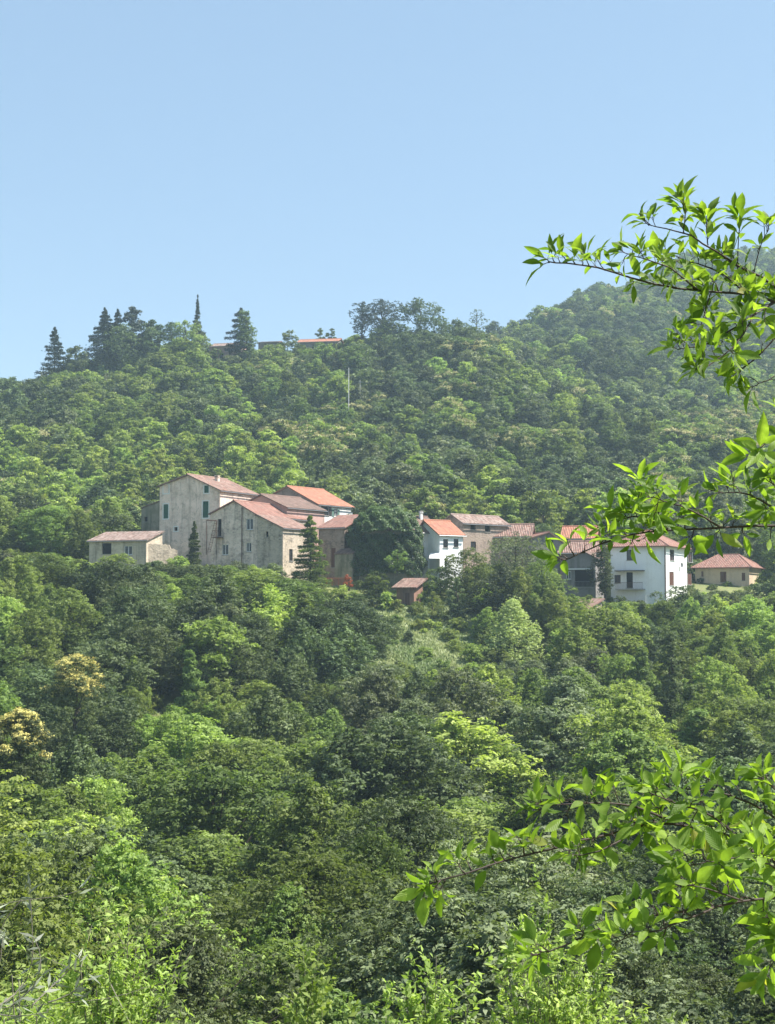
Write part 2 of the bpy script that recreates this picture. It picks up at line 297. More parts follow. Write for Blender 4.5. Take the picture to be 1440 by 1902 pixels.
# ------------------------------------------------------------------ houses
class House:
    """footprint from the front wall's two corners (photo column, depth) and the depth of the house; local x along the front, y back, z up"""
    def __init__(s, name, label, cat, fl, fr, d, base_py, group=None, foot=2.5):
        a = P(fl[0], 1000, fl[1]); b_ = P(fr[0], 1000, fr[1]); a.z = b_.z = 0
        s.W = (b_ - a).length; s.D = d; s.yaw = math.atan2(b_.y - a.y, b_.x - a.x)
        s.z0 = P(fr[0], base_py, fr[1]).z
        s.e = empty(name, (a.x, a.y, s.z0), s.yaw, label, cat, group)
        s.Mi = (Matrix.Translation((a.x, a.y, s.z0)) @ Matrix.Rotation(s.yaw, 4, 'Z')).inverted()
        s.foot = -foot; s.holes = {'front': [], 'right': [], 'left': [], 'back': []}; s.wins = []
        Ml = s.Mi.inverted(); s.corners = [Ml @ Vector(c) for c in ((0, 0, 0), (s.W, 0, 0), (s.W, d, 0), (0, d, 0))]
        HOUSES.append(s)
    def hit(s, wall, px, py):
        o = s.Mi @ Vector((0, 0, 0)); d = s.Mi.to_3x3() @ ray(px, py)
        if wall == 'front': k = -o.y / d.y; p = o + d * k; return p.x, p.z
        X0 = s.W if wall == 'right' else 0
        k = (X0 - o.x) / d.x; p = o + d * k; return p.y, p.z
    def zat(s, px, py, wall='front'): return s.hit(wall, px, py)[1]
    def xf(s, wall, a, out, z):
        """wall coordinates (along, outwards, up) -> local"""
        if wall == 'front': return (a, -out, z)
        if wall == 'right': return (s.W + out, a, z)
        if wall == 'left': return (-out, a, z)
        return (a, s.D + out, z)
    def wbox(s, mb, wall, a0, a1, o0, o1, z0, z1):
        p = s.xf(wall, a0, o0, z0); q = s.xf(wall, a1, o1, z1)
        mb.box(tuple(min(i, j) for i, j in zip(p, q)), tuple(max(i, j) for i, j in zip(p, q)))
    def win(s, wall, px0, py0, px1, py1, style='frame', surround=None, name='window', label=None):
        a0, z1 = s.hit(wall, px0, py0); a1, _ = s.hit(wall, px1, py0); z0 = s.hit(wall, (px0 + px1) / 2, py1)[1]; z1 = s.hit(wall, (px0 + px1) / 2, py0)[1]
        a0, a1 = min(a0, a1), max(a0, a1)
        s.holes[wall].append((a0, a1, z0, z1)); s.wins.append((wall, a0, a1, z0, z1, style, surround, name, label))
    def walls(s, prof, m, overrides=None):
        """prof: dict wall -> [(along, ztop), ...]"""
        mbs = MB(); rec = .22
        for wall, pr in prof.items():
            mb = mbs
            L = s.W if wall in ('front', 'back') else s.D
            hs = s.holes[wall]; sb = sorted(set([0, L] + [p[0] for p in pr] + [v for h in hs for v in h[:2]])); sb = [v for v in sb if -1e-6 <= v <= L + 1e-6]
            top = lambda a: float(np.interp(a, [p[0] for p in pr], [p[1] for p in pr]))
            flip = wall in ('back', 'left')
            def Q(pts):
                pts = [s.xf(wall, a, o, z) for a, o, z in pts]; mb.poly(pts[::-1] if flip else pts)
            for a, c in zip(sb[:-1], sb[1:]):
                if c - a < 1e-5: continue
                mid = (a + c) / 2; mine = [h for h in hs if h[0] - 1e-6 < mid < h[1] + 1e-6]
                zb = sorted(set([s.foot] + [z for h in mine for z in h[2:]])); lim = min(top(a), top(c)); zb = [z for z in zb if z < lim - .02]
                for i, z in enumerate(zb):
                    if i + 1 < len(zb):
                        if any(h[2] - 1e-6 < (z + zb[i + 1]) / 2 < h[3] + 1e-6 for h in mine): continue
                        Q([(a, 0, z), (c, 0, z), (c, 0, zb[i + 1]), (a, 0, zb[i + 1])])
                    else: Q([(a, 0, z), (c, 0, z), (c, 0, top(c)), (a, 0, top(a))])
            for a0, a1, z0, z1 in hs:
                Q([(a0, 0, z0), (a0, 0, z1), (a0, -rec, z1), (a0, -rec, z0)]); Q([(a1, 0, z1), (a1, 0, z0), (a1, -rec, z0), (a1, -rec, z1)])
                Q([(a0, 0, z1), (a1, 0, z1), (a1, -rec, z1), (a0, -rec, z1)]); Q([(a1, 0, z0), (a0, 0, z0), (a0, -rec, z0), (a1, -rec, z0)])
        s.wall = mbs.obj('wall', m, s.e)
        for wn in s.wins: s.make_win(*wn)
    def make_win(s, wall, a0, a1, z0, z1, style, surround, name, label):
        wd = a1 - a0; ht = z1 - z0; fw = min(.09, wd * .12)
        fr = MB()
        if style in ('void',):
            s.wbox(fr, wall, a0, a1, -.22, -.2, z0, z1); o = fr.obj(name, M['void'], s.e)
        else:
            dpt = (-.15, -.09)
            s.wbox(fr, wall, a0, a0 + fw, *dpt, z0, z1); s.wbox(fr, wall, a1 - fw, a1, *dpt, z0, z1)
            s.wbox(fr, wall, a0 + fw, a1 - fw, *dpt, z1 - fw, z1); s.wbox(fr, wall, a0 + fw, a1 - fw, *dpt, z0, z0 + fw)
            s.wbox(fr, wall, (a0 + a1) / 2 - fw / 2, (a0 + a1) / 2 + fw / 2, *dpt, z0 + fw, z1 - fw)
            o = fr.obj(name, M['brownw'] if style in ('brown',) else M['paint'] if style in ('frame', 'open') else M['darkw'], s.e)
            g = MB(); s.wbox(g, wall, a0 + fw, a1 - fw, -.14, -.12, z0 + fw, z1 - fw); g.obj('pane', M['glass'], o)
        if style in ('green', 'brown', 'greygreen', 'darks'):
            mm = {'green': 'green', 'brown': 'brownw', 'greygreen': 'greygreen', 'darks': 'darkw'}[style]
            for k in (0, 1):
                c0 = a0 + k * wd / 2 + .012; c1 = c0 + wd / 2 - .024; sh = MB()
                s.wbox(sh, wall, c0, c0 + .06, -.07, -.02, z0 + .02, z1 - .02); s.wbox(sh, wall, c1 - .06, c1, -.07, -.02, z0 + .02, z1 - .02)
                z = z0 + .03
                while z < z1 - .1: s.wbox(sh, wall, c0 + .06, c1 - .06, -.06, -.03, z, z + .055); z += .075
                s.wbox(sh, wall, c0 + .06, c1 - .06, -.075, -.062, z0 + .03, z1 - .03)
                sh.obj('shutter', M[mm], o)
        if style in ('open', 'opend'):
            for k in (-1, 1):
                c0 = (a0 - wd * .5) if k < 0 else a1 + .01; c1 = c0 + wd * .5 - .01; sh = MB()
                s.wbox(sh, wall, c0, c1, .012, .05, z0, z1)
                z = z0 + .05
                while z < z1 - .1: s.wbox(sh, wall, c0 + .05, c1 - .05, .051, .062, z, z + .05); z += .09
                sh.obj('shutter', M['greygreen' if style == 'open' else 'darkw'], o)
        if surround:
            b_ = .17; su = MB()
            for q in ((a0 - b_, a0 - .004, z0 - b_, z1 + b_), (a1 + .004, a1 + b_, z0 - b_, z1 + b_), (a0, a1, z1 + .004, z1 + b_), (a0, a1, z0 - b_, z0 - .004)):
                s.wbox(su, wall, q[0], q[1], .004, .03, q[2], q[3])
            su.obj('surround', M['paint'], o)
        else:
            si = MB(); s.wbox(si, wall, a0 - .08, a1 + .08, .004, .09, z0 - .07, z0 - .004); si.obj('sill', M['concrete'], o)
        if label: o['label'] = label
    def gable(s, zl, zr, zp, t, m_wall, m_roof, oh=.35, dr=None, ridge_cap=True):
        """ridge runs back from the front wall; t = where along the front it starts"""
        xr = s.W * t; D = s.D
        pr = [(0, zl), (xr, zp), (s.W, zr)]; bk = pr
        s.walls({'front': pr, 'right': [(0, zr), (D, zr)], 'left': [(0, zl), (D, zl)], 'back': bk}, m_wall)
        r = MB(); g = .03; th = .15
        sl = (zp - zl) / xr if xr > .01 else 0; sr = (zp - zr) / (s.W - xr)
        up = th + g
        if xr > .01: r.slab([(-oh, -oh, zl - sl * oh + up), (xr, -oh, zp + up), (xr, D + oh, zp + up), (-oh, D + oh, zl - sl * oh + up)], th, (0, 1, 0))
        r.slab([(xr, -oh, zp + up), (s.W + oh, -oh, zr - sr * oh + up), (s.W + oh, D + oh, zr - sr * oh + up), (xr, D + oh, zp + up)], th, (0, 1, 0))
        if ridge_cap and xr > .01: r.tube([(xr, -oh, zp + up), (xr, D + oh, zp + up)], .12, 8)
        s.roof = r.obj('roof', m_roof, s.e)
        gt = MB(); gt.tube([(s.W + oh + .07, -oh, zr - sr * oh + .02), (s.W + oh + .07, D + oh, zr - sr * oh + .02)], .07); gt.obj('gutter', M['metal'], s.e)
        return s
    def side(s, zf, zb, zp, t, m_wall, m_roof, oh=.35, gutter=True):
        """ridge parallel to the front; t = how far back it lies (1: single slope)"""
        yr = s.D * t; W = s.W
        pr = [(0, zf), (yr, zp), (s.D, zb)] if t < .99 else [(0, zf), (s.D, zp)]
        zbk = zb if t < .99 else zp
        s.walls({'front': [(0, zf), (W, zf)], 'right': pr, 'left': pr, 'back': [(0, zbk), (W, zbk)]}, m_wall)
        r = MB(); th = .15; up = th + .03; sf = (zp - zf) / yr
        if t < .99:
            sb = (zp - zb) / (s.D - yr)
            r.slab([(-oh, -oh, zf - sf * oh + up), (W + oh, -oh, zf - sf * oh + up), (W + oh, yr, zp + up), (-oh, yr, zp + up)], th)
            r.slab([(-oh, yr, zp + up), (W + oh, yr, zp + up), (W + oh, s.D + oh, zb - sb * oh + up), (-oh, s.D + oh, zb - sb * oh + up)], th)
            r.tube([(-oh, yr, zp + up), (W + oh, yr, zp + up)], .12, 8)
        else: r.slab([(-oh, -oh, zf - sf * oh + up), (W + oh, -oh, zf - sf * oh + up), (W + oh, s.D + oh, zp + sf * oh + up), (-oh, s.D + oh, zp + sf * oh + up)], th)
        s.roof = r.obj('roof', m_roof, s.e)
        if gutter:
            gt = MB(); gt.tube([(-oh, -oh - .07, zf - sf * oh + .02), (W + oh, -oh - .07, zf - sf * oh + .02)], .07); gt.obj('gutter', M['metal'], s.e)
        return s
    def hip(s, ze, zp, rl, m_wall, m_roof, oh=.5, along='x'):
        W, D = s.W, s.D
        flat = [(0, ze), (W, ze)]; fd = [(0, ze), (D, ze)]
        s.walls({'front': flat, 'back': flat, 'left': fd, 'right': fd}, m_wall)
        r = MB(); th = .14; up = th + .03
        c = [(-oh, -oh), (W + oh, -oh), (W + oh, D + oh), (-oh, D + oh)]
        if along == 'x': A, B = (W / 2 - rl / 2, D / 2), (W / 2 + rl / 2, D / 2)
        else: A, B = (W / 2, D / 2 - rl / 2), (W / 2, D / 2 + rl / 2)
        E = lambda q: (q[0], q[1], ze + up - .1); T = lambda q: (q[0], q[1], zp + up)
        if along == 'x':
            r.slab([E(c[0]), E(c[1]), T(B), T(A)], th); r.slab([E(c[1]), E(c[2]), T(B)], th); r.slab([E(c[2]), E(c[3]), T(A), T(B)], th); r.slab([E(c[3]), E(c[0]), T(A)], th)
        else:
            r.slab([E(c[0]), E(c[1]), T(A)], th); r.slab([E(c[1]), E(c[2]), T(B), T(A)], th); r.slab([E(c[2]), E(c[3]), T(B)], th); r.slab([E(c[3]), E(c[0]), T(A), T(B)], th)
        for q, e in ((c[0], A), (c[1], B if along == 'x' else A), (c[2], B), (c[3], A if along == 'x' else B)): r.tube([E(q), T(e)], .09, 6)
        r.tube([T(A), T(B)], .1, 6)
        s.roof = r.obj('roof', m_roof, s.e)
        gt = MB(); z = ze - .02
        loop = [(-oh - .06, -oh - .06, z), (W + oh + .06, -oh - .06, z), (W + oh + .06, D + oh + .06, z), (-oh - .06, D + oh + .06, z), (-oh - .06, -oh - .06, z)]
        for p, q2 in zip(loop[:-1], loop[1:]): gt.tube([p, q2], .07)
        gt.obj('gutter', M['rust'], s.e)
        return s
    def chimney(s, x, y, z0, h=1.0, w_=.45, m='rough'):
        c = MB(); c.box((x - w_ / 2, y - w_ / 2, z0 - .8), (x + w_ / 2, y + w_ / 2, z0 + h))
        c.box((x - w_ / 2 - .06, y - w_ / 2 - .06, z0 + h + .003), (x + w_ / 2 + .06, y + w_ / 2 + .06, z0 + h + .07))
        c.box((x - w_ / 2, y - w_ / 2, z0 + h + .073), (x - w_ / 2 + .1, y + w_ / 2, z0 + h + .25)); c.box((x + w_ / 2 - .1, y - w_ / 2, z0 + h + .073), (x + w_ / 2, y + w_ / 2, z0 + h + .25))
        c.box((x - w_ / 2 - .05, y - w_ / 2 - .05, z0 + h + .253), (x + w_ / 2 + .05, y + w_ / 2 + .05, z0 + h + .31))
        c.obj('chimney', M[m], s.roof)
    def pipe(s, wall, a, z0, z1, r=.05, m='rust'):
        p = MB(); p.tube([s.xf(wall, a, .1, z0), s.xf(wall, a, .1, z1)], r, 8)
        for k in range(4):
            z = z0 + (z1 - z0) * (k + .5) / 4; s.wbox(p, wall, a - r - .02, a + r + .02, .003, .1, z, z + .04)
        p.obj('downpipe', M[m], s.e)
HOUSES = []

# A: three-storey grey farmhouse
h = House('stone_farmhouse', 'tall grey plastered farmhouse with green shutters and a broad gable', 'house', (296, 222), (408, 217), 9.4, 1045)
h.win('front', 304, 900.5, 313.6, 916, 'green', True); h.win('front', 379.7, 902, 388, 915.5, 'green', True)
h.win('front', 304, 936.7, 312.8, 963, 'green', True); h.win('front', 377, 931, 387.5, 961.5, 'green', True)
h.win('front', 324, 979, 330, 986, 'void', True); h.win('right', 443, 915, 449, 920, 'void')
h.gable(h.zat(297, 904), h.zat(407, 911), h.zat(349, 883), .475, M['farm'], M['t_pink'])
h.chimney(h.W * .62, 5, h.zat(349, 883) - .5, .5, .5)
FA = h
# annex
h = House('stone_annex', 'mossy lean-to annex with a sloping top left of the grey farmhouse', 'annex', (262, 226.5), (297, 224), 5, 1010)
h.win('front', 268, 960, 274, 969, 'void')
h.gable(h.zat(263, 945), h.zat(296, 932), h.zat(296.5, 932) + .01, .98, M['moss'], M['t_brown'], .12, ridge_cap=False)
# outbuilding
h = House('outbuilding', 'long low outbuilding with a patchy tiled roof at the left end of the hamlet', 'outbuilding', (166, 213), (272, 210.5), 5, 1052)
h.win('front', 189.6, 1009, 207, 1029, 'void', name='doorway'); h.win('front', 231, 1013.5, 246, 1031, 'frame')
h.side(h.zat(220, 1005), 0, h.zat(220, 1005) + 1.35, 1, M['cream'], M['t_white'], .25)
# boundary wall right of the outbuilding
mb = MB(); a = P(273, 1010, 211); b_ = P(329, 1010, 213); wz = P(273, 1055, 211).z - 1.5
n = 15; tops = [P(300, 1010, 212).z + (-.7 if i > 11 else 0) + random.uniform(-.14, .14) for i in range(n + 1)]
for i in range(n):
    p = a.lerp(b_, i / n); q_ = a.lerp(b_, (i + 1) / n)
    for (A_, B_, zA, zB, o) in ((p, q_, tops[i], tops[i + 1], 0), (q_, p, tops[i + 1], tops[i], .45)):
        mb.poly([(A_.x, A_.y + o, wz), (B_.x, B_.y + o, wz), (B_.x, B_.y + o, zB), (A_.x, A_.y + o, zA)])
    mb.poly([(p.x, p.y, tops[i]), (q_.x, q_.y, tops[i + 1]), (q_.x, q_.y + .45, tops[i + 1]), (p.x, p.y + .45, tops[i])])
tag(mb.obj('garden_wall', M['stone']), 'ragged low stone wall between the outbuilding and the grey farmhouse', 'wall')
# B: gabled pale house
h = House('gabled_house', 'pale plastered gabled house with a dark drainpipe in front of the tall farmhouse', 'house', (391.5, 214.3), (478, 210.7), 13, 1050)
h.win('front', 404.5, 964, 411.5, 996, 'void', name='balcony_door'); h.win('front', 412.7, 1011, 424.5, 1031, 'frame')
h.win('front', 457.6, 963, 470.6, 984, 'frame'); h.win('front', 457.6, 1007.6, 467, 1025, 'frame')
h.gable(h.zat(393, 955), h.zat(478, 957), h.zat(436, 931.5), .51, M['rough'], M['t_red'], .3)
x = h.hit('front', 450, 990)[0]; h.pipe('front', x, 0, h.zat(451, 942)); GB = h
bl = MB(); x0, z0 = h.hit('front', 402, 998); x1, _ = h.hit('front', 415, 998); bl.box((x0, -.9, z0 - .12), (x1, -.003, z0))
for k in range(9):
    xx = x0 + .03 + (x1 - x0 - .06) * k / 8; bl.tube([(xx, -.86, z0), (xx, -.86, z0 + .9)], .015, 4)
bl.tube([(x0 + .03, -.86, z0 + .9), (x1 - .03, -.86, z0 + .9)], .025, 4); bl.obj('balcony', M['rust'], h.e)
# outside stair/ladder frame at its left corner
lad = MB(); p0 = P(384, 966, 212.6); p1 = P(402, 967, 212); bz = P(390, 1030, 212).z
for p in (p0, p1): lad.tube([(p.x, p.y, bz), (p.x, p.y, p.z)], .05, 5)
lad.tube([p0, p1], .05, 5); lad.tube([p0 + Vector((0, .8, 0)), p1 + Vector((0, .8, 0))], .05, 5)
q0, q1 = P(386, 1025, 212), P(399, 968, 212); q2, q3 = P(391, 1025, 211.6), P(404, 968, 211.6)
lad.tube([q0, q1], .035, 4); lad.tube([q2, q3], .035, 4)
for k in range(14): lad.tube([q0.lerp(q1, k / 13), q2.lerp(q3, k / 13)], .022, 4)
tag(lad.obj('iron_ladder', M['rust']), 'rusty iron ladder frame against the left corner of the pale gabled house', 'ladder')
# B2: rubble stone house
h = House('rubble_house', 'rubble stone house with a single roof slope joined to the pale gabled house', 'house', (478.2, 210.6), (525.5, 208.3), 6.4, 1065)
h.win('front', 494, 987, 498.6, 997.4, 'void'); h.win('right', 537.4, 1020, 544, 1042, 'dark')
h.gable(h.zat(479, 958), h.zat(525, 981), h.zat(478.8, 958) + .01, .02, M['stone'], M['t_pink'], .28, ridge_cap=False)
# C: dark roofed house behind
h = House('pink_house', 'pink walled house under a dark weathered roof between the farmhouse and the upper white house', 'house', (448, 224), (533, 219), 8.5, 1020)
h.gable(h.zat(448, 940), h.zat(533, 943), h.zat(488, 920), .45, M['pink'], M['t_brown'], .3)
# D: upper house
h = House('upper_house', 'white sided house with an orange roof and dark stone gable, highest at the back', 'house', (504, 237), (591, 231.5), 8.3, 1005)
h.win('right', 601.5, 941, 611, 957.5, 'opend'); h.win('right', 620, 944.6, 627, 959.5, 'open')
h.gable(h.zat(505, 921), h.zat(591, 937), h.zat(534, 905), .36, M['whiteold'], M['t_orange'], .3)
# its stone gable: a skin of rubble standing proud of the plaster
sk = MB(); pr = [(0, h.zat(505, 921)), (h.W * .36, h.zat(534, 905)), (h.W, h.zat(591, 937))]
sk.poly([(0, -.05, h.foot), (h.W, -.05, h.foot), (h.W, -.05, pr[2][1]), (pr[1][0], -.05, pr[1][1]), (0, -.05, pr[0][1])]); sk.poly([(h.W, -.05, h.foot), (h.W, -.003, h.foot), (h.W, -.003, pr[2][1]), (h.W, -.05, pr[2][1])])
sk.obj('gable_cladding', M['brown'], h.e)
# E: red roofed link beside the ivy
h = House('link_building', 'red roofed stone link building between the spruce and the ivy-covered house', 'building', (592, 215), (640, 213), 5.5, 1075)
h.win('front', 615.5, 1018, 623.5, 1054, 'brown', name='door')
h.side(h.zat(610, 981), 0, h.zat(610, 981) + 1.9, 1, M['brown'], M['t_red'], .3)
h = House('brick_lean_to', 'low sloping lean-to wall below the red roofed link building', 'lean-to', (622, 211.8), (655, 210.4), 2, 1085)
h.side(h.zat(640, 1030), 0, h.zat(640, 1030) + .8, 1, M['moss'], M['t_brown'], .1, False)
# H: cottages
h = House('brown_roofed_cottage', 'narrow white cottage with a weathered brown roof right of the ivy-covered house', 'cottage', (752, 213), (817, 216), 6, 1064)
h.win('front', 797, 994, 803, 1016, 'brown'); h.win('front', 803, 1036, 808, 1056, 'void', name='doorway')
h.side(h.zat(800, 988.5), h.zat(800, 988.5), h.zat(800, 988.5) + 2.2, .6, M['whiteold'], M['t_brown'])
h.chimney(h.W * .8, 3, h.zat(800, 988.5) + 1.9, .9, .4, 'whiteold')
h = House('orange_roofed_cottage', 'white cottage with a bright orange roof and two dark windows', 'cottage', (817, 212.5), (860, 214.5), 6, 1064)
h.win('front', 823.5, 1001.5, 832.6, 1017, 'dark'); h.win('front', 843, 1001, 852, 1016, 'dark')
h.win('front', 826, 1037, 831, 1053, 'void', name='doorway')
h.side(h.zat(838, 993.5), h.zat(838, 993.5), h.zat(838, 993.5) + 2.0, .6, M['white'], M['t_orange'])
aw = MB(); a = P(797, 1037, 211.3); b_ = P(832, 1037.5, 210.2); c_ = P(826, 1026.5, 212.3); d_ = P(799, 1026.5, 213.2)
aw.slab([a, b_, c_, d_], .06)
for p in (a, b_): aw.tube([p + Vector((0, .1, -.05)), p + Vector((0, .1, -2.2))], .035, 5)
tag(aw.obj('awning', M['paint']), 'white sloping canopy at the foot of the white cottages', 'awning')
# I: brown stone house
h = House('brown_stone_house', 'brown stone house with a pale patchy roof and two dark square windows', 'house', (821, 222.6), (861, 219), 8.6, 1045)
h.win('right', 874, 973, 884, 983.5, 'void'); h.win('right', 901, 975, 911, 988, 'void'); h.win('right', 874.6, 1006, 884.5, 1019, 'dark')
h.gable(h.zat(822, 972), h.zat(861, 971.5), h.zat(844, 957), .5, M['brown'], M['t_white'], .35)
# J
h = House('low_house', 'low pink roofed house half hidden behind trees right of the brown stone house', 'house', (912, 223), (985, 222), 6, 1045)
h.side(h.zat(950, 996), h.zat(950, 996), h.zat(950, 996) + 1.7, .5, M['brown'], M['t_pink'])
h = House('grey_gabled_house', 'small grey gabled house with a dark edged roof and one tiny window', 'house', (991, 220), (1047, 221), 7, 1045)
h.win('front', 1024.5, 1003, 1028, 1010, 'void')
h.gable(h.zat(992, 999), h.zat(1046, 1009), h.zat(1019, 990), .5, M['bluegrey'], M['t_red'], .3)
h = House('hidden_orange_house', 'house showing only its orange roof just left of the tall white house', 'house', (1045, 231), (1106, 230), 7, 1050)
h.side(h.zat(1070, 1000), h.zat(1070, 1000), h.zat(1070, 1000) + 1.8, .5, M['pink'], M['t_orange'])
h = House('low_roofed_house', 'low house with a pinkish roof squeezed between the orange roof and the porch house', 'house', (1040, 220.5), (1112, 219.5), 5, 1060)
h.side(h.zat(1075, 1026), h.zat(1075, 1026), h.zat(1075, 1026) + 1.5, .5, M['brown'], M['t_pink'])
# L: porch house
h = House('porch_house', 'dark grey gabled house with an open porch left of the white house', 'house', (1046, 210), (1106, 208.6), 7, 1098)
h.win('front', 1068, 1059, 1103, 1090, 'void', name='porch_opening'); h.win('front', 1052, 1061, 1061, 1076, 'frame')
h.gable(h.zat(1047, 1040), h.zat(1106, 1037), h.zat(1085, 1026), .64, M['bluegrey'], M['t_brown'], .3)
bm_ = MB(); x0, z0 = h.hit('front', 1048, 1057); x1, _ = h.hit('front', 1105, 1057); bm_.box((x0, -.14, z0 - .1), (x1, -.003, z0 + .08)); bm_.obj('beam', M['paint'], h.e)
rl = MB(); x0, z0 = h.hit('front', 1068, 1080); x1, z1 = h.hit('front', 1104, 1092)
for k in range(16): xx = x0 + (x1 - x0) * k / 15; rl.tube([(xx, -.08, z1), (xx, -.08, z0)], .02, 4)
rl.tube([(x0, -.08, z0), (x1, -.08, z0)], .03, 4); rl.obj('railing', M['metal'], h.e)
# M: white hip-roofed house
h = House('white_house', 'large white two-storey house with a pink hipped roof', 'house', (1134, 216), (1237, 212.6), 10.8, 1103)
h.win('front', 1164, 1021, 1176, 1040.6, 'dark', name='window'); h.win('front', 1163.5, 1063, 1175.5, 1092, 'void', name='balcony_door'); h.win('front', 1141.5, 1068, 1153, 1083, 'dark')
h.win('right', 1244.5, 1021, 1253, 1041, 'dark'); h.win('right', 1278.5, 1025, 1287, 1044.4, 'dark')
h.win('right', 1243.5, 1062, 1252, 1087, 'brown', label='closed brown shuttered window'); h.win('right', 1277.5, 1065, 1285, 1086, 'brown', label='closed brown shuttered window')
ze = h.zat(1237, 1014.5); h.hip(ze, ze + 2.3, 2.6, M['white'], M['t_red'], .55, 'y')
h.pipe('front', h.W - .12, -.5, ze - .1, .06)
aw = MB(); x0, z0 = h.hit('front', 1146, 1060); x1, _ = h.hit('front', 1198, 1060); aw.box((x0, -1.1, z0 - .1), (x1, -.003, z0)); aw.obj('canopy', M['darkw'], h.e)
bc = MB(); x0, z0 = h.hit('front', 1148, 1094); x1, _ = h.hit('front', 1199, 1094); bc.box((x0, -1.2, z0 - .15), (x1, -.003, z0)); bo = bc.obj('balcony', M['concrete'], h.e)
rl = MB()
for k in range(26): xx = x0 + .04 + (x1 - x0 - .08) * k / 25; rl.tube([(xx, -1.16, z0), (xx, -1.16, z0 + .85)], .014, 4)
rl.tube([(x0 + .04, -1.16, z0 + .85), (x1 - .04, -1.16, z0 + .85)], .025, 4); rl.obj('railing', M['rust'], bo)
dy, dz = h.hit('right', 1262.5, 1050); ds = MB(); ring = []
for k in range(14):
    a = 2 * math.pi * k / 14; ring.append((h.W + .35 + .08 * math.cos(a), dy + .38 * math.cos(a), dz + .38 * math.sin(a)))
c0 = (h.W + .22, dy, dz)
for k in range(14): ds.poly([c0, ring[k], ring[(k + 1) % 14]]); ds.poly([(c0[0] - .02, c0[1], c0[2]), ring[(k + 1) % 14], ring[k]])
ds.tube([(h.W + .003, dy, dz - .3), c0], .03); ds.tube([c0, (h.W + .75, dy, dz)], .015); ds.obj('satellite_dish', M['metal'], h.e)
WH = h
# N: beige bungalow
h = House('beige_house', 'low beige house with a red hipped roof at the right edge', 'house', (1291, 229.5), (1391, 226), 8, 1108)
h.win('front', 1338, 1062, 1349.5, 1081.5, 'brown'); h.win('front', 1378, 1064, 1384.5, 1078.5, 'brown'); h.win('front', 1303, 1061, 1307, 1071, 'brown')
h.win('right', 1409, 1072, 1414, 1085, 'dark')
ze = h.zat(1391, 1054); h.hip(ze, ze + 1.9, 3.0, M['beige'], M['t_red'], .5, 'x')
h.pipe('right', h.D - .3, -.5, ze - .2, .07, 'paint')
# garden shed & lower shed
h = House('garden_shed', 'small terracotta garden shed with a dusty red roof above the meadow', 'shed', (737, 205.5), (769, 204.5), 3, 1132)
h.win('front', 752, 1101, 761, 1127, 'brown', name='door')
h.side(h.zat(752, 1091), 0, h.zat(752, 1091) + .95, 1, M['terra'], M['t_pink'], .55, False)
h = House('tiled_hut', 'sunken hut showing only its red tiled roof below the porch house', 'hut', (1046, 203.5), (1088, 201), 3.4, 1150)
h.win('front', 1060, 1139, 1066, 1146, 'void')
h.side(h.zat(1067, 1134), 0, h.zat(1067, 1134) + 1.3, 1, M['stone'], M['t_pink'], .3, False)
# ridge houses
h = House('ridge_villa', 'faded pink villa with arches on the ridge behind the cypresses', 'house', (386, 432), (446, 430), 10, 688)
h.win('front', 395, 656, 401, 680, 'void', name='arch'); h.win('front', 408, 656, 414, 680, 'void', name='arch'); h.win('front', 425, 650, 430, 660, 'darks')
h.side(h.zat(415, 643), h.zat(415, 643), h.zat(415, 643) + 1.5, .5, M['pink'], M['t_white'])
h = House('ridge_long_house', 'long grey ridge house with an orange roof standing on the skyline', 'house', (551, 433), (626, 431), 9, 665)
h.win('front', 560, 640, 564, 647, 'void'); h.win('front', 580, 640, 584, 647, 'void')
h.side(h.zat(590, 635), h.zat(590, 635), h.zat(590, 635) + 1.4, .5, M['bluegrey'], M['t_orange'])
h = House('ridge_grey_house', 'flat grey house on the ridge between the cypress and the long orange roof', 'house', (478, 437), (514, 436), 8, 665)
h.win('front', 490, 642, 494, 650, 'void')
h.side(h.zat(495, 636), h.zat(495, 636), h.zat(495, 636) + .7, .5, M['bluegrey'], M['t_brown'])

# poles on the slope
def pole(px, py0, py1, Y, label, r=.14):
    top = P(px, py0, Y); z0 = P(px, py1, Y).z
    e = empty('utility_pole', (top.x, Y, z0), 0, label, 'pole')
    p = MB(); p.tube([(0, 0, -6), (0, 0, top.z - z0)], [r, r * .75], 8); p.obj('post', M['paint'], e)
    c = MB(); c.box((-.6, -.05, top.z - z0 - .5), (.6, .05, top.z - z0 - .4)); c.obj('crossarm', M['metal'], e)
pole(648, 683, 752, 362, 'tall pale concrete utility pole on the wooded slope', .1)
pole(669, 706, 748, 372, 'thin dim utility pole right of the tall pale one', .07)
# orange garden netting
mb = MB(); a = P(606, 1074, 207); b_ = P(650, 1074, 206)
for k in range(7):
    z = a.z - .8 * k / 6; mb.tube([(a.x, a.y, z), (b_.x, b_.y, z)], .022, 4)
for k in range(24): p = a.lerp(b_, k / 23); mb.tube([(p.x, p.y, a.z + .02), (p.x, p.y, a.z - 1.0)], .012 if k % 6 else .045, 4)
tag(mb.obj('net_fence', M['orange']), 'orange plastic net fence at the foot of the brick lean-to', 'fence')
# white gate wall under the white house
mb = MB(); a = P(1201, 1106, 209); b_ = P(1218, 1106, 208.6)
mb.box((a.x, 208.6, a.z - 2.5), (b_.x, 208.85, a.z)); mb.box((a.x - .15, 208.5, a.z + .003), (b_.x + .15, 208.95, a.z + .08))
mb.box((a.x - .25, 208.5, a.z - 2.5), (a.x - .003, 208.95, a.z - .0)); mb.box((b_.x + .003, 208.5, a.z - 2.5), (b_.x + .25, 208.95, a.z))
tag(mb.obj('garden_gate_wall', M['paint']), 'short white garden wall below the white house', 'wall')

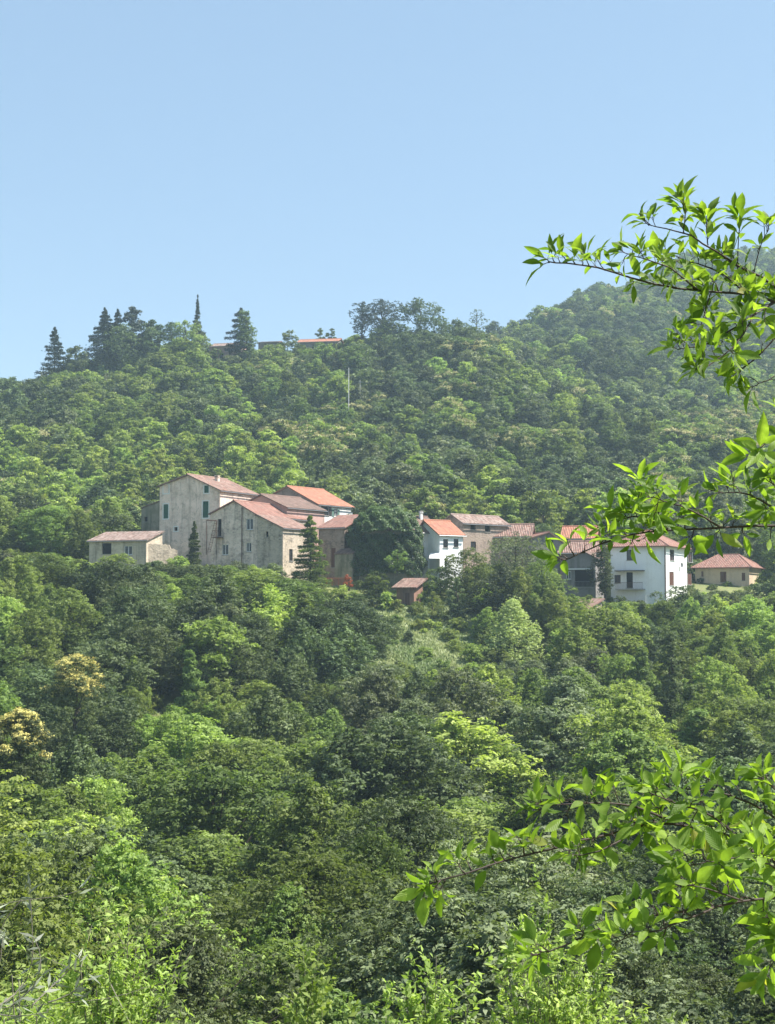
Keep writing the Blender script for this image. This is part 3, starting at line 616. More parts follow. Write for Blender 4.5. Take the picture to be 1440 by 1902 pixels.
# ------------------------------------------------------------------ plants
def leaf_obj(name, C_, Nn, T_, size, wid, tint, m, parent=None, fold=.18):
    """one rhombic folded leaf face per centre; C_: centres, Nn: normals, T_: leaf direction"""
    n = len(C_); Nn = Nn / (np.linalg.norm(Nn, axis=1, keepdims=True) + 1e-9)
    T_ = T_ - Nn * (T_ * Nn).sum(1, keepdims=True); T_ = T_ / (np.linalg.norm(T_, axis=1, keepdims=True) + 1e-9); Bn = np.cross(Nn, T_)
    sz = size[:, None]; wd = sz * wid
    v = np.empty((n, 4, 3), 'f'); v[:, 0] = C_ - T_ * sz * .5; v[:, 2] = C_ + T_ * sz * .5
    v[:, 1] = C_ + Bn * wd * .5 + Nn * sz * fold - T_ * sz * .08; v[:, 3] = C_ - Bn * wd * .5 + Nn * sz * fold - T_ * sz * .08
    me = bpy.data.meshes.new(name); me.vertices.add(n * 4); me.vertices.foreach_set('co', v.ravel())
    me.loops.add(n * 4); me.loops.foreach_set('vertex_index', np.arange(n * 4, dtype='i'))
    me.polygons.add(n); me.polygons.foreach_set('loop_start', np.arange(0, n * 4, 4, dtype='i')); me.polygons.foreach_set('loop_total', np.full(n, 4, 'i'))
    at = me.attributes.new('tint', 'FLOAT', 'FACE'); at.data.foreach_set('value', np.clip(tint, 0, 1).astype('f'))
    me.materials.append(m); me.update(calc_edges=True)
    o = bpy.data.objects.new(name, me); COL.objects.link(o)
    if parent: o.parent = parent
    return o
def rdir(n, r): d = r.normal(size=(n, 3)); return d / np.linalg.norm(d, axis=1, keepdims=True)
def clump_leaves(cen, rad, per, leaf, r, up=.55, hang=0.0, flat=.75, vert=1.0):
    """leaves on and in a set of clumps -> centres, normals, directions, sizes, tint"""
    Cs, Ns, Ts, Sz, Ti = [], [], [], [], []
    for c, rr, k in zip(cen, rad, per):
        g = 7; m_ = max(1, k // g); k = m_ * g            # sprigs of seven leaves
        d = rdir(m_, r); d[:, 2] = np.where(r.random(m_) < .6, np.abs(d[:, 2]), d[:, 2])
        q = rr * (.35 + .75 * r.random((m_, 1)) ** .6); sub = rdir(6, r)
        bump = 1 + .32 * np.max(d @ sub.T, axis=1, keepdims=True) ** 3
        p = c + d * q * bump * np.array([1, 1, flat * vert])
        nn = d * .6 + np.array([0, 0, up]) + rdir(m_, r) * .8; ts = rdir(m_, r) + d * .4 + np.array([0, 0, -hang])
        st_ = r.random(m_) ** 1.3; ct_ = r.uniform(-.1, .35)
        R_ = lambda z: np.repeat(z, g, axis=0)
        off = rdir(k, r) * leaf * r.uniform(.3, 1.15, (k, 1)) * np.array([1, 1, .55])
        Cs.append(R_(p) + off); Ns.append(R_(nn) + rdir(k, r) * .55 + off / leaf * .4); Ts.append(R_(ts) + off / leaf * 1.2 + rdir(k, r) * .3)
        Sz.append(leaf * r.uniform(.65, 1.3, k)); Ti.append(ct_ + R_(st_) * .55 + r.random(k) * .25)
    return [np.concatenate(a) for a in (Cs, Ns, Ts, Sz, Ti)]
def profile(shape, t):
    if shape == 'round': return math.sqrt(max(0, 1 - (2 * t - .95) ** 2 * .97)) if t > .05 else .45
    if shape == 'dome': return math.sqrt(max(0.02, 1 - t ** 2)) * (.85 + .15 * min(1, t * 4))
    if shape == 'tall': return (math.sin(math.pi * min(1, t * .9 + .12)) ** .7) * (1 - .25 * t)
    if shape == 'cone': return max(.03, (1 - t) ** .85) * min(1, .45 + t * 4)
    if shape == 'column': return (math.sin(math.pi * (t * .93 + .06)) ** .45) * (1 - .35 * t)
    return 1
def build_tree(name, label, cat, shape, H, Rr, z0, ncl, nleaf, leaf, m, seed, bark='bark', group=None, bloom=0, limbs=10, bmat='f_catkin', wid=.55, gap=1.0, vert=1.0, cr=.26, hang=0.0, up=.55, loc=(0, 0, 0)):
    r = np.random.default_rng(seed); e = empty(name, loc, 0, label, cat, group)
    cen, rad = [], []; ga = 2.39996; k = 0
    lean = r.normal(size=2) * .05
    lob = [(r.uniform(0, 2 * math.pi), r.uniform(.05, .22)) for _ in range(3)]
    for i in range(ncl):
        t = (i + .5) / ncl; t = t ** (.8 if shape in ('round', 'dome') else 1.15)
        a = i * ga + r.uniform(-.4, .4); pr = profile(shape, t)
        lb = 1 + sum(A * math.cos((j + 2) * a + ph) for j, (ph, A) in enumerate(lob))
        ro = Rr * pr * lb * (r.uniform(.55, 1.02) if i % 4 else r.uniform(.05, .6))
        zz = z0 + (max(.3 * H, H - z0 - Rr * cr * .75 * vert)) * t + r.normal() * .015 * H
        cen.append(np.array([ro * math.cos(a) + lean[0] * zz, ro * math.sin(a) + lean[1] * zz, zz]))
        rad.append(Rr * cr * r.uniform(.6, 1.35) * (.55 + .45 * pr) * gap)
    w_ = np.array([q ** 1.6 for q in rad]); per = np.maximum(6, (nleaf * w_ / w_.sum()).astype(int))
    C_, Nn, T_, Sz, Ti = clump_leaves(cen, rad, per, leaf, r, vert=vert, hang=hang, up=up)
    C_[:, 2] = np.maximum(C_[:, 2], .1)
    leaf_obj('crown', C_, Nn, T_, Sz, wid, Ti, m, e)
    tr = MB(); r0 = max(.05, H * .018)
    spine = [Vector((lean[0] * z, lean[1] * z, z)) + Vector((r.normal() * .012 * H * (i > 0), r.normal() * .012 * H * (i > 0), 0)) for i, z in enumerate(np.linspace(-.4, H * .86, 7))]
    tr.tube(spine, [r0 * (1.25 - i * .17) for i in range(7)], 7)
    pick = r.permutation(ncl)[:limbs]
    for i in pick:
        c = Vector(cen[i]); s0 = max(.1, (c.z - r.uniform(.1, .3) * H)); s0 = min(s0, H * .8); f = (s0 + .4) / (H * .86 + .4) * 6
        j = int(min(5, f)); b0 = spine[j].lerp(spine[j + 1], f - j); mid = b0.lerp(c, .5) + Vector((0, 0, -.04 * H + r.normal() * .02 * H))
        tr.tube([b0, b0.lerp(mid, .5) + Vector((0, 0, .01 * H)), mid, mid.lerp(c, .6), c], [r0 * .5, r0 * .4, r0 * .3, r0 * .2, r0 * .08], 5)
    tr.obj('trunk', M[bark], e)
    if bloom:
        bi = [i for i in range(ncl) if cen[i][2] > z0 + (H - z0) * .5]; bi = bi[:max(3, int(len(bi) * bloom))] if bloom < 1 else bi
        bc = [cen[i] + np.array([0, 0, rad[i] * .35]) for i in bi]; br = [rad[i] * .95 for i in bi]
        C_, Nn, T_, Sz, Ti = clump_leaves(bc, br, [int(nleaf * .4 / len(bi)) + 5] * len(bi), leaf * 1.05, r)
        leaf_obj('blossom', C_, Nn, T_, Sz, .35, Ti, M[bmat], e)
    return e
def copy_tree(e, loc, rz, sc, label=None, group=None):
    n = e.copy(); COL.objects.link(n); n.location = loc; n.rotation_euler = (random.uniform(-.1, .1), random.uniform(-.1, .1), rz); n.scale = sc
    if label: n['label'] = label
    if group: n['group'] = group
    for ch in e.children:
        c = ch.copy(); COL.objects.link(c); c.parent = n
    return n

# prototypes: kind -> list by distance class; every prototype is itself planted as one of the trees
KINDS = {  # kind: name, adjective, material, shape, height, radius, z0
    'mid': ('broadleaf_tree', 'mid green round tree', 'f_mid', 'round', 9, 3.5, 1.6),
    'mid2': ('broadleaf_tree', 'mid green uneven tree', 'f_mid', 'tall', 10, 3.2, 1.2),
    'dark': ('oak_tree', 'dark green oak', 'f_dark', 'round', 9, 3.6, 1.5),
    'light': ('acacia_tree', 'light green acacia', 'f_light', 'tall', 10, 3.2, 1.0),
    'light2': ('acacia_tree', 'light green spreading acacia', 'f_light', 'round', 8, 3.6, 1.2),
    'grey': ('willow_tree', 'grey green willow', 'f_grey', 'tall', 8.5, 3.0, .8),
    'bloom': ('chestnut_tree', 'chestnut with cream catkins', 'f_mid', 'round', 9, 3.8, 1.4),
    'cone': ('poplar_tree', 'narrow pointed green tree', 'f_mid', 'cone', 10, 2.5, .8)}
LOD = [(36, .085, 56000, 95), (75, .125, 42000, 90), (235, .21, 21000, 64), (9999, .4, 6000, 38)]
def kind_seed(k, l): return sum(ord(c) for c in k) * 7 + l * 131
protos = {}
def lod_of(y): return next(i for i, q in enumerate(LOD) if y < q[0])
def get_proto(kind, l, var=0):
    if (kind, l, var) in protos: return protos[(kind, l, var)], False
    nm, adj, mt, sh, H, Rr, z0 = KINDS[kind]; _, leaf, nl, ncl = LOD[l]
    if var and sh in ('round', 'tall'): sh = {'round': 'tall', 'tall': 'round'}[sh]
    e = build_tree(nm, adj, 'tree', sh, H, Rr, z0, ncl, nl, leaf, M[mt], kind_seed(kind, l) + var * 977, vert=1.0 if l == 3 else 2.0 if sh == 'tall' else 1.4 if l < 2 else 1.15, cr=.26 if l == 3 else .19 if sh == 'tall' else .22 if l < 2 else .24, bloom=.55 if kind == 'bloom' else 0, limbs=(26, 24, 14, 6)[l], hang=.3 if kind == 'grey' else 0)
    protos[(kind, l, var)] = e; return e, True

# where which kind grows, as seen in the photograph (column, row of the crown top, radius, kind)
MAP = [(110, 1290, 95, 'dark'), (20, 1400, 60, 'dark'), (300, 1330, 130, 'light'), (250, 1470, 120, 'light2'), (500, 1210, 90, 'dark'), (640, 1170, 80, 'dark'), (240, 1140, 90, 'dark'), (250, 1085, 60, 'dark'),
       (450, 1120, 60, 'grey'), (80, 1080, 80, 'mid2'), (60, 1180, 70, 'mid'), (680, 1280, 70, 'grey'), (560, 1330, 90, 'mid'), (760, 1300, 80, 'dark'), (880, 1420, 110, 'light2'), (1000, 1280, 90, 'grey'),
       (1250, 1270, 60, 'cone'), (1110, 1400, 110, 'dark'), (1290, 1350, 80, 'mid2'), (1400, 1200, 90, 'light'), (1180, 1300, 80, 'light'), (1380, 1420, 80, 'dark'), (450, 1500, 130, 'mid'), (650, 1480, 120, 'mid2'),
       (120, 1580, 110, 'dark'), (330, 1650, 120, 'dark'), (560, 1700, 120, 'mid'), (800, 1650, 100, 'dark'), (1000, 1600, 120, 'grey'), (1300, 1750, 200, 'dark'), (50, 1450, 70, 'mid2'), (900, 1130, 50, 'light'),
       (430, 870, 130, 'light'), (300, 860, 100, 'light'), (120, 870, 70, 'light'), (60, 840, 50, 'light2'), (100, 960, 60, 'mid'), (200, 780, 80, 'mid2'), (600, 800, 50, 'bloom'), (540, 800, 30, 'bloom'), (860, 750, 50, 'bloom'),
       (960, 820, 40, 'bloom'), (1390, 770, 60, 'bloom'), (1300, 790, 40, 'bloom'), (1230, 900, 40, 'bloom'), (850, 810, 60, 'grey'), (700, 880, 60, 'grey'), (900, 920, 60, 'light'), (1050, 950, 30, 'mid'), (920, 880, 60, 'dark'),
       (1060, 880, 70, 'dark'), (1140, 820, 70, 'dark'), (780, 620, 110, 'dark'), (1080, 620, 60, 'dark'), (1200, 640, 70, 'dark'), (480, 800, 80, 'dark'), (250, 720, 100, 'mid'), (350, 760, 90, 'dark'), (40, 740, 70, 'dark')]
BAG_V = ['mid', 'mid2', 'dark', 'light', 'light2', 'grey', 'mid', 'mid2', 'cone']
BAG_H = ['mid', 'mid2', 'dark', 'mid', 'light2', 'grey', 'dark', 'mid2', 'mid', 'mid', 'dark', 'grey', 'light', 'bloom', 'mid2', 'dark']
def choose(px, py, y):
    for (a, b_, r_, k) in MAP:
        if (px - a) ** 2 + (py - b_) ** 2 < (r_ * .95) ** 2 and random.random() < .8: return k
    return random.choice(BAG_V if y < 225 else BAG_H)
LIM_X = [-200, 0, 100, 160, 280, 340, 400, 480, 540, 600, 650, 690, 770, 790, 830, 880, 1000, 1040, 1100, 1130, 1200, 1235, 1250, 1330, 1440, 1700]
LIM_Y = [1000, 1010, 1020, 1036, 1036, 1040, 1042, 1042, 1062, 1090, 1095, 1130, 1135, 1070, 1045, 1040, 1030, 1082, 1104, 1106, 1112, 1105, 1092, 1092, 1100, 1080]
SK_X = [-200, 0, 55, 75, 120, 165, 200, 300, 385, 395, 470, 540, 545, 640, 655, 850, 900, 1000]
SK_Y = [684, 682, 692, 698, 650, 632, 615, 602, 602, 666, 665, 660, 652, 640, 612, 600, 582, 500]
BL = []
for hh in HOUSES:
    cx = sum(c.x for c in hh.corners) / 4; cy = sum(c.y for c in hh.corners) / 4
    BL.append((cx, cy, max(hh.W, hh.D) / 2 + 2.2))
HV = []
for hh in HOUSES:
    q_ = [proj(c) for c in hh.corners]; HV.append((min(c[0] for c in q_), max(c[0] for c in q_), sum(c.y for c in hh.corners) / 4))
def blocked(x, y, r):
    return any((x - a) ** 2 + (y - b_) ** 2 < (c * .8 + r * .75) ** 2 for a, b_, c in BL)

ZC = [(0, 160, 'at the left edge'), (160, 290, 'below the low outbuilding'), (290, 400, 'below the tall farmhouse'), (400, 560, 'below the pale gabled house'), (560, 680, 'below the spruce and link building'),
      (680, 800, 'below the garden shed'), (800, 940, 'below the white cottages'), (940, 1110, 'below the porch house'), (1110, 1240, 'below the white house'), (1240, 1440, 'at the right edge')]
HC = [(0, 160, 'far left'), (160, 290, 'left of the farmhouse'), (290, 480, 'above the tall farmhouse'), (480, 640, 'above the upper orange roof'), (640, 800, 'above the ivy-covered house'), (800, 960, 'above the brown stone house'), (960, 1130, 'above the grey gabled house'), (1130, 1300, 'above the white house'), (1300, 1440, 'above the beige house')]
def zone(px, y):
    if y > 214:
        w_ = next((c for a, b_, c in HC if a <= px < b_), 'beyond the frame edge')
        d = 'front hillside wood' if y < 245 else 'lower hillside wood' if y < 275 else 'middle hillside wood' if y < 310 else 'upper hillside wood'
        return f'in the {d} {w_}'
    w_ = next((c for a, b_, c in ZC if a <= px < b_), 'beyond the frame edge')
    d = 'close under the hamlet' if y > 190 else 'high on the slope' if y > 160 else 'halfway down the slope' if y > 120 else 'low on the slope' if y > 80 else 'in the valley bottom' if y > 45 else 'in the nearest trees'
    return f'{d} {w_}'

cand = []
def add_field(y0, y1, step_fn, hfn):
    y = y0
    while y < y1:
        st = step_fn(y); half = y * .262 + 6; n = int(2 * half / st)
        for i in range(n):
            x = -half + (i + .5) * st + random.uniform(-.42, .42) * st; yy = y + random.uniform(-.42, .42) * st
            H = hfn(yy) * random.choice([.62, .8, .9, 1, 1.1, 1.25]); z = gz(x, yy)
            px = 720 + F * x / yy; top = 1140 - (z + H) / yy * F
            if yy < 214:
                lim = np.interp(px, LIM_X, LIM_Y) + random.uniform(0, 8)
                if 712 < px < 885 and yy > 150:
                    if yy > 181: continue
                    lim = 1238 + abs(px - 790) * -.15
                if 660 < px < 900 and yy <= 181: lim = max(lim, 1225)
                if 880 < px < 1020 and yy <= 190: lim = max(lim, 1232 - abs(px - 950) * .3)
                if top < lim: H = ((1140 - lim) / F * yy) - z
            elif 375 < yy < 470 and px < 1000:
                lim = np.interp(px, SK_X, SK_Y) + random.uniform(-2, 8)
                if top < lim: H = ((1140 - lim) / F * yy) - z
            if 205 < yy < 240:      # trees before a house stay below its visible foot
                for (ha, hb, hy) in HV:
                    if ha - 38 < px < hb + 38 and yy < hy + 1:
                        lim = np.interp(px, LIM_X, LIM_Y) + random.uniform(0, 6)
                        if 1140 - (z + H) / yy * F < lim: H = ((1140 - lim) / F * yy) - z
            if H < 1.3 or blocked(x, yy, 2.2 if H > 3 else .5): continue
            cand.append((x, yy, z, H, px, 1140 - (z + H) / yy * F))
        y += st * .86
add_field(26, 70, lambda y: 5.0, lambda y: 9.6 if y > 40 else 7.2)
add_field(70, 214, lambda y: 6.2 if y < 130 else 5.0, lambda y: 9.2 if y < 130 else 7.6)
add_field(214, 470, lambda y: 6.1, lambda y: 8.6)
far_start = len(cand)
add_field(470, 860, lambda y: 7.6, lambda y: 9)
items = []
for (x, y, z, H, px, top) in cand:
    k = choose(px, top + 15, y)
    nomH = KINDS[k][4]; s_ = H / nomH
    wr = random.uniform(.8, 1.35) * max(s_, .62 if y > 70 else .5) * (1.12 if y < 130 else 1)
    items.append([x, y, z, H, px, top, k, s_, wr])
inframe = [it for it in items if -40 < it[4] < 1480 and it[5] < 1930]
inframe.sort(key=lambda it: it[1] - it[3] * 3)
solo = set(id(it) for it in inframe[:300])
stuff = []; cnt = 0
for it in items:
    x, y, z, H, px, top, k, s_, wr = it
    if id(it) not in solo:
        stuff.append(it); continue
    l = lod_of(y); e, new = get_proto(k, l, int(random.random() < .5)); rz = random.uniform(0, 6.28); lab = f'{"tall " if H > 9.3 else "small " if H < 6.2 else ""}{KINDS[k][1]} {zone(px, y)}'
    grp = 'trees of the wood'
    if new:
        e.location = (x, y, z - .1); e.rotation_euler = (0, 0, rz); e.scale = (wr, wr, s_); e['label'] = lab; e['group'] = grp
    else: copy_tree(e, (x, y, z - .1), rz, (wr * random.uniform(.88, 1.12), wr * random.uniform(.88, 1.12), s_), lab, grp)
    cnt += 1
print('trees solo', cnt, 'stuff', len(stuff), 'total', len(items))

# the far wood: one object whose points carry copies of the crowns above
def gn_scatter(name, pts, label, cat, srcs):
    """pts: (x,y,z,rot,(sx,sy,sz),k); srcs: list of objects"""
    me = bpy.data.meshes.new(name); me.vertices.add(len(pts)); me.vertices.foreach_set('co', np.array([p[:3] for p in pts], 'f').ravel())
    a = me.attributes.new('rot', 'FLOAT_VECTOR', 'POINT'); a.data.foreach_set('vector', np.array([(0, 0, p[3]) for p in pts], 'f').ravel())
    a = me.attributes.new('scl', 'FLOAT_VECTOR', 'POINT'); a.data.foreach_set('vector', np.array([p[4] for p in pts], 'f').ravel())
    a = me.attributes.new('pid', 'INT', 'POINT'); a.data.foreach_set('value', np.array([p[5] for p in pts], 'i'))
    o = bpy.data.objects.new(name, me); COL.objects.link(o); tag(o, label, cat, kind='stuff')
    g = bpy.data.node_groups.new(name, 'GeometryNodeTree')
    g.interface.new_socket(name='Geometry', in_out='INPUT', socket_type='NodeSocketGeometry'); g.interface.new_socket(name='Geometry', in_out='OUTPUT', socket_type='NodeSocketGeometry')
    gi = g.nodes.new('NodeGroupInput'); go_ = g.nodes.new('NodeGroupOutput'); jn = g.nodes.new('GeometryNodeJoinGeometry')
    def na(nm, ty): n_ = g.nodes.new('GeometryNodeInputNamedAttribute'); n_.data_type = ty; n_.inputs['Name'].default_value = nm; return n_
    rt, sc, pi = na('rot', 'FLOAT_VECTOR'), na('scl', 'FLOAT_VECTOR'), na('pid', 'INT')
    for k, so in enumerate(srcs):
        oi = g.nodes.new('GeometryNodeObjectInfo'); oi.inputs['Object'].default_value = so; oi.transform_space = 'ORIGINAL'; oi.inputs['As Instance'].default_value = True
        cp = g.nodes.new('FunctionNodeCompare'); cp.data_type = 'INT'; cp.operation = 'EQUAL'
        g.links.new(pi.outputs['Attribute'], cp.inputs[2]); cp.inputs[3].default_value = k
        ip = g.nodes.new('GeometryNodeInstanceOnPoints'); g.links.new(gi.outputs[0], ip.inputs['Points']); g.links.new(cp.outputs[0], ip.inputs['Selection'])
        g.links.new(oi.outputs['Geometry'], ip.inputs['Instance']); g.links.new(rt.outputs['Attribute'], ip.inputs['Rotation']); g.links.new(sc.outputs['Attribute'], ip.inputs['Scale'])
        g.links.new(ip.outputs[0], jn.inputs[0])
    g.links.new(jn.outputs[0], go_.inputs[0])
    md = o.modifiers.new('scatter', 'NODES'); md.node_group = g
    return o
kinds = list(KINDS); srcs = []; smap = {}
def src_for(k, l):
    v_ = int(random.random() < .5)
    same = [q for q in protos if q[1] == l]
    for q in [(k, l, v_), (k, l, 1 - v_)] + same + list(protos):
        if q in protos: k, l, v_ = q; break
    if (k, l, v_) not in smap:
        smap[(k, l, v_)] = []
        for ch in protos[(k, l, v_)].children:
            if ch.name.startswith(('crown', 'blossom')): smap[(k, l, v_)].append(len(srcs)); srcs.append(ch)
    return smap[(k, l, v_)]
# make sure each far kind exists as a planted tree
for k, v_ in [(k, v_) for k in kinds for v_ in (0, 1)]:
    if (k, 3, v_) not in protos:
        c_ = [it for it in stuff if it[6] == k and 240 < it[1] < 400]
        if c_:
            it = c_[0]; stuff.remove(it); e, _ = get_proto(k, 3, v_); e.location = (it[0], it[1], it[2]); e.scale = (it[8], it[8], it[7]); e['label'] = f'{KINDS[k][1]} {zone(it[4], it[1])}'; e['group'] = 'trees of the wood'
pts = []
for x, y, z, H, px, top, k, s_, wr in stuff:
    rz = random.uniform(0, 6.28)
    for si in src_for(k, lod_of(y)): pts.append((x, y, z - .3, rz, (wr, wr * random.uniform(.9, 1.1), s_), si))
gn_scatter('hillside_wood', pts, 'continuous wood of small far trees covering the hillside and the mountain', 'wood', srcs)

# undergrowth
ug = build_tree('shrub', 'low rounded shrub at the wood edge under the outbuilding', 'shrub', 'dome', 1.8, 1.5, .1, 16, 2600, .17, M['f_mid'], 31, limbs=5, loc=(0, 0, 0), group='shrubs')
ug.location = (*P(150, 1050, 205).xy, 0); ug.location.z = gz(ug.location.x, ug.location.y)
ug2 = build_tree('shrub', 'dark low shrub at the wood edge under the white house', 'shrub', 'dome', 1.9, 1.5, .1, 14, 2600, .17, M['f_dark'], 32, limbs=5, group='shrubs')
ug2.location = (*P(1180, 1100, 206).xy, 0); ug2.location.z = gz(ug2.location.x, ug2.location.y)
ug3 = build_tree('shrub', 'light green low shrub at the top edge of the meadow', 'shrub', 'dome', 1.7, 1.4, .1, 14, 2600, .17, M['f_light'], 33, limbs=5, group='shrubs')
ug3.location = (*P(850, 1180, 197).xy, 0); ug3.location.z = gz(ug3.location.x, ug3.location.y)
us = [[c for c in q_.children if c.name.startswith('crown')][0] for q_ in (ug, ug2, ug3)]
up_ = []
y = 24
while y < 470:
    st = 2.6 if y < 80 else 3.0 if y < 240 else 4.2; half = y * .262 + 4
    for i in range(int(2 * half / st)):
        x = -half + (i + random.random()) * st; yy = y + random.uniform(-.5, .5) * st; px = 720 + F * x / yy
        if 690 < px < 880 and 178 < yy < 210 and random.random() < .9: continue
        if blocked(x, yy, -.8): continue
        s_ = random.uniform(.6, 1.5)
        if 198 < yy < 240 and any(ha - 10 < px < hb + 10 and yy < hy + 2 for ha, hb, hy in HV):
            pl = np.interp(px, LIM_X, LIM_Y); room = (1140 - pl) / F * yy - gz(x, yy)
            s_ = min(s_, max(.45, room / 2.2))
        up_.append((x, yy, gz(x, yy) - .15, random.uniform(0, 6.28), (s_, s_, s_ * random.uniform(.7, 1.2)), random.choice([0, 0, 1, 1, 2])))
    y += st * .9
gn_scatter('undergrowth', up_, 'tangled brush and bramble covering the ground under the trees', 'undergrowth', us)

# ------------------------------------------------------------------ single trees the photograph shows
def place(px, py_top, Y, H=None, py_base=None):
    p = P(px, py_top, Y); z = gz(p.x, Y)
    if py_base: z = P(px, py_base, Y).z
    return (p.x, Y, z - .1), p.z - z + .1
def hero(name, label, cat, shape, px, top, Y, wpx, m, seed, base=None, ncl=40, nl=14000, leaf=.18, z0f=.1, **kw):
    loc, H = place(px, top, Y, None, base); Rr = wpx / 2 / F * Y
    return build_tree(name, label, cat, shape, H, Rr, H * z0f, ncl, nl, leaf, M[m], seed, loc=loc, **kw)
# conifers are built in whorls
def conifer(name, label, px, top, base, Y, wpx, m, seed, leaf=.3, nl=7000, dens=1.0, z0f=.08, droop=.25, power=.9, narrow_top=0):
    r = np.random.default_rng(seed); loc, H = place(px, top, Y, None, base); Rr = wpx / 2 / F * Y
    e = empty(name, loc, 0, label, 'tree'); tr = MB(); tr.tube([(0, 0, -.5), (0, 0, H * .5), (0, 0, H)], [H * .016, H * .009, .02], 7)
    nb = int(46 * dens); Cs = []; Ns = []; Ts = []; Ti = []; per = max(8, nl // nb)
    for i in range(nb):
        t = z0f + (1 - z0f) * (i + .5) / nb; a = i * 2.4 + r.uniform(-.6, .6); L = Rr * ((1 - t) ** power + .03) * r.uniform(.55, 1.25)
        if narrow_top and t > .6: L *= .45 * (1 - t) / .4 + .04
        zb = H * t + r.normal() * .012 * H; dv = np.array([math.cos(a), math.sin(a), 0]); tipz = zb - droop * L + L * .1
        tr.tube([(0, 0, zb), tuple(dv * L * .5 + np.array([0, 0, zb - droop * L * .35])), tuple(dv * L * .95 + np.array([0, 0, tipz]))], [.06, .04, .015], 4)
        s = r.random(per) ** .7; sp = (1 - s) * .30 * L + .13 * Rr * (1 - t) + .015
        side = np.array([-dv[1], dv[0], 0]); off = r.normal(size=per) * sp
        pz = zb + (tipz - zb) * s - np.abs(r.normal(size=per)) * .05 * L + r.normal(size=per) * H * .008
        c = dv * (s * L)[:, None] + side * off[:, None]; c[:, 2] = pz; Cs.append(c)
        Ns.append(np.array([0, 0, 1.0]) + r.normal(size=(per, 3)) * .55); Ts.append(dv + side * np.sign(off)[:, None] * .7 + r.normal(size=(per, 3)) * .3); Ti.append(r.uniform(0, .5) + r.random(per) * .5)
    tr.obj('trunk', M['bark'], e); C_ = np.concatenate(Cs)
    leaf_obj('crown', C_, np.concatenate(Ns), np.concatenate(Ts), leaf * r.uniform(.7, 1.3, len(C_)), .4, np.concatenate(Ti), M[m], e)
    return e
conifer('spruce_tree', 'lone open spruce standing apart at the left end of the ridge', 102, 608, 715, 425, 84, 'f_blue', 1, .6, 6000, 1.1, .05, .12)
conifer('spruce_tree', 'leftmost spruce of the dense ridge group', 195, 573, 665, 428, 84, 'f_blue', 2, .55, 13000, 1.2, .02)
conifer('spruce_tree', 'narrow pointed spruce second in the dense ridge group', 219, 575, 660, 430, 62, 'f_blue', 3, .55, 9000, 1.2, .02)
hero('pine_tree', 'broad blue green pine third in the dense ridge group', 'tree', 'tall', 250, 566, 429, 60, 'f_blue', 4, 668, 30, 9000, .5, .12)
hero('pine_tree', 'lower dark pine at the right end of the dense ridge group', 'tree', 'round', 283, 592, 429, 54, 'f_dark', 5, 668, 26, 7000, .5, .12)
conifer('spire_conifer', 'slender spire topped conifer rising behind the ridge trees', 367, 552, 690, 432, 66, 'f_blue', 6, .45, 7000, 1.3, .05, .1, 1.35)
hero('ridge_oak', 'rounded green oak on the ridge left of the spire topped conifer', 'tree', 'round', 318, 595, 424, 70, 'f_dark', 7, 700, 34, 8000, .38, .05)
hero('ridge_oak', 'rounded green oak on the ridge just under the spire topped conifer', 'tree', 'round', 352, 592, 422, 70, 'f_mid', 8, 700, 34, 8000, .38, .05)
conifer('cedar_tree', 'ragged dark conifer just left of the pale cypress', 447, 573, 695, 428, 66, 'f_blue', 9, .55, 9000, 1.0, .02, .2, .35)
hero('cypress_tree', 'pale green column shaped cypress on the ridge', 'tree', 'column', 462, 571, 426, 40, 'f_mid', 10, 700, 40, 9000, .42, .02, vert=1.8, cr=.45)
hero('small_round_tree', 'left one of two little round trees behind the orange ridge roof', 'tree', 'round', 594, 607, 445, 22, 'f_dark', 11, 650, 14, 2200, .34, .1)
hero('small_round_tree', 'right one of two little round trees behind the orange ridge roof', 'tree', 'round', 616, 609, 446, 20, 'f_dark', 12, 650, 14, 2200, .34, .1)
hero('ridge_oak', 'dark oak on the ridge under the half bare trio', 'tree', 'round', 715, 600, 420, 90, 'f_dark', 46, 700, 34, 10000, .42, .02)
hero('ridge_oak', 'mid green oak at the right shoulder of the dense ridge oak', 'tree', 'round', 850, 588, 424, 90, 'f_dark', 47, 700, 34, 10000, .42, .02)
hero('ridge_oak', 'oak on the slope right beside the lone open spruce', 'tree', 'round', 142, 640, 424, 60, 'f_dark', 48, 710, 26, 7000, .42, .02)
hero('ridge_bush', 'bush below the faded pink villa right of its arches', 'bush', 'round', 405, 668, 420, 40, 'f_mid', 49, 705, 18, 4000, .42, .02)
hero('ridge_bush', 'bush where the ridge drops behind the last roof', 'bush', 'round', 640, 630, 424, 50, 'f_mid', 53, 690, 20, 5000, .42, .02)
hero('ridge_oak', 'dark oak filling the middle of the dense ridge group', 'tree', 'round', 228, 600, 426, 90, 'f_dark', 18, 680, 34, 9000, .42, .02)
hero('ridge_oak', 'dark oak just right of the spire topped conifer', 'tree', 'tall', 366, 592, 424, 34, 'f_dark', 19, 690, 30, 7000, .42, .02)
hero('ridge_bush', 'mid green oak crown at the foot of the cedar', 'tree', 'round', 428, 658, 422, 50, 'f_grey', 43, 700, 24, 6000, .42, .02)
hero('ridge_bush', 'bush between the pale cypress and the orange ridge roof', 'bush', 'round', 500, 638, 422, 70, 'f_mid', 44, 700, 24, 6000, .42, .02)
hero('ridge_bush', 'bush in front of the right half of the orange ridge roof', 'bush', 'round', 600, 634, 421, 80, 'f_mid', 45, 700, 24, 6000, .42, .02)
hero('ridge_bush', 'pale bush against the left end of the orange ridge roof', 'bush', 'round', 532, 613, 428, 44, 'f_grey', 13, 672, 20, 4000, .36, .05)
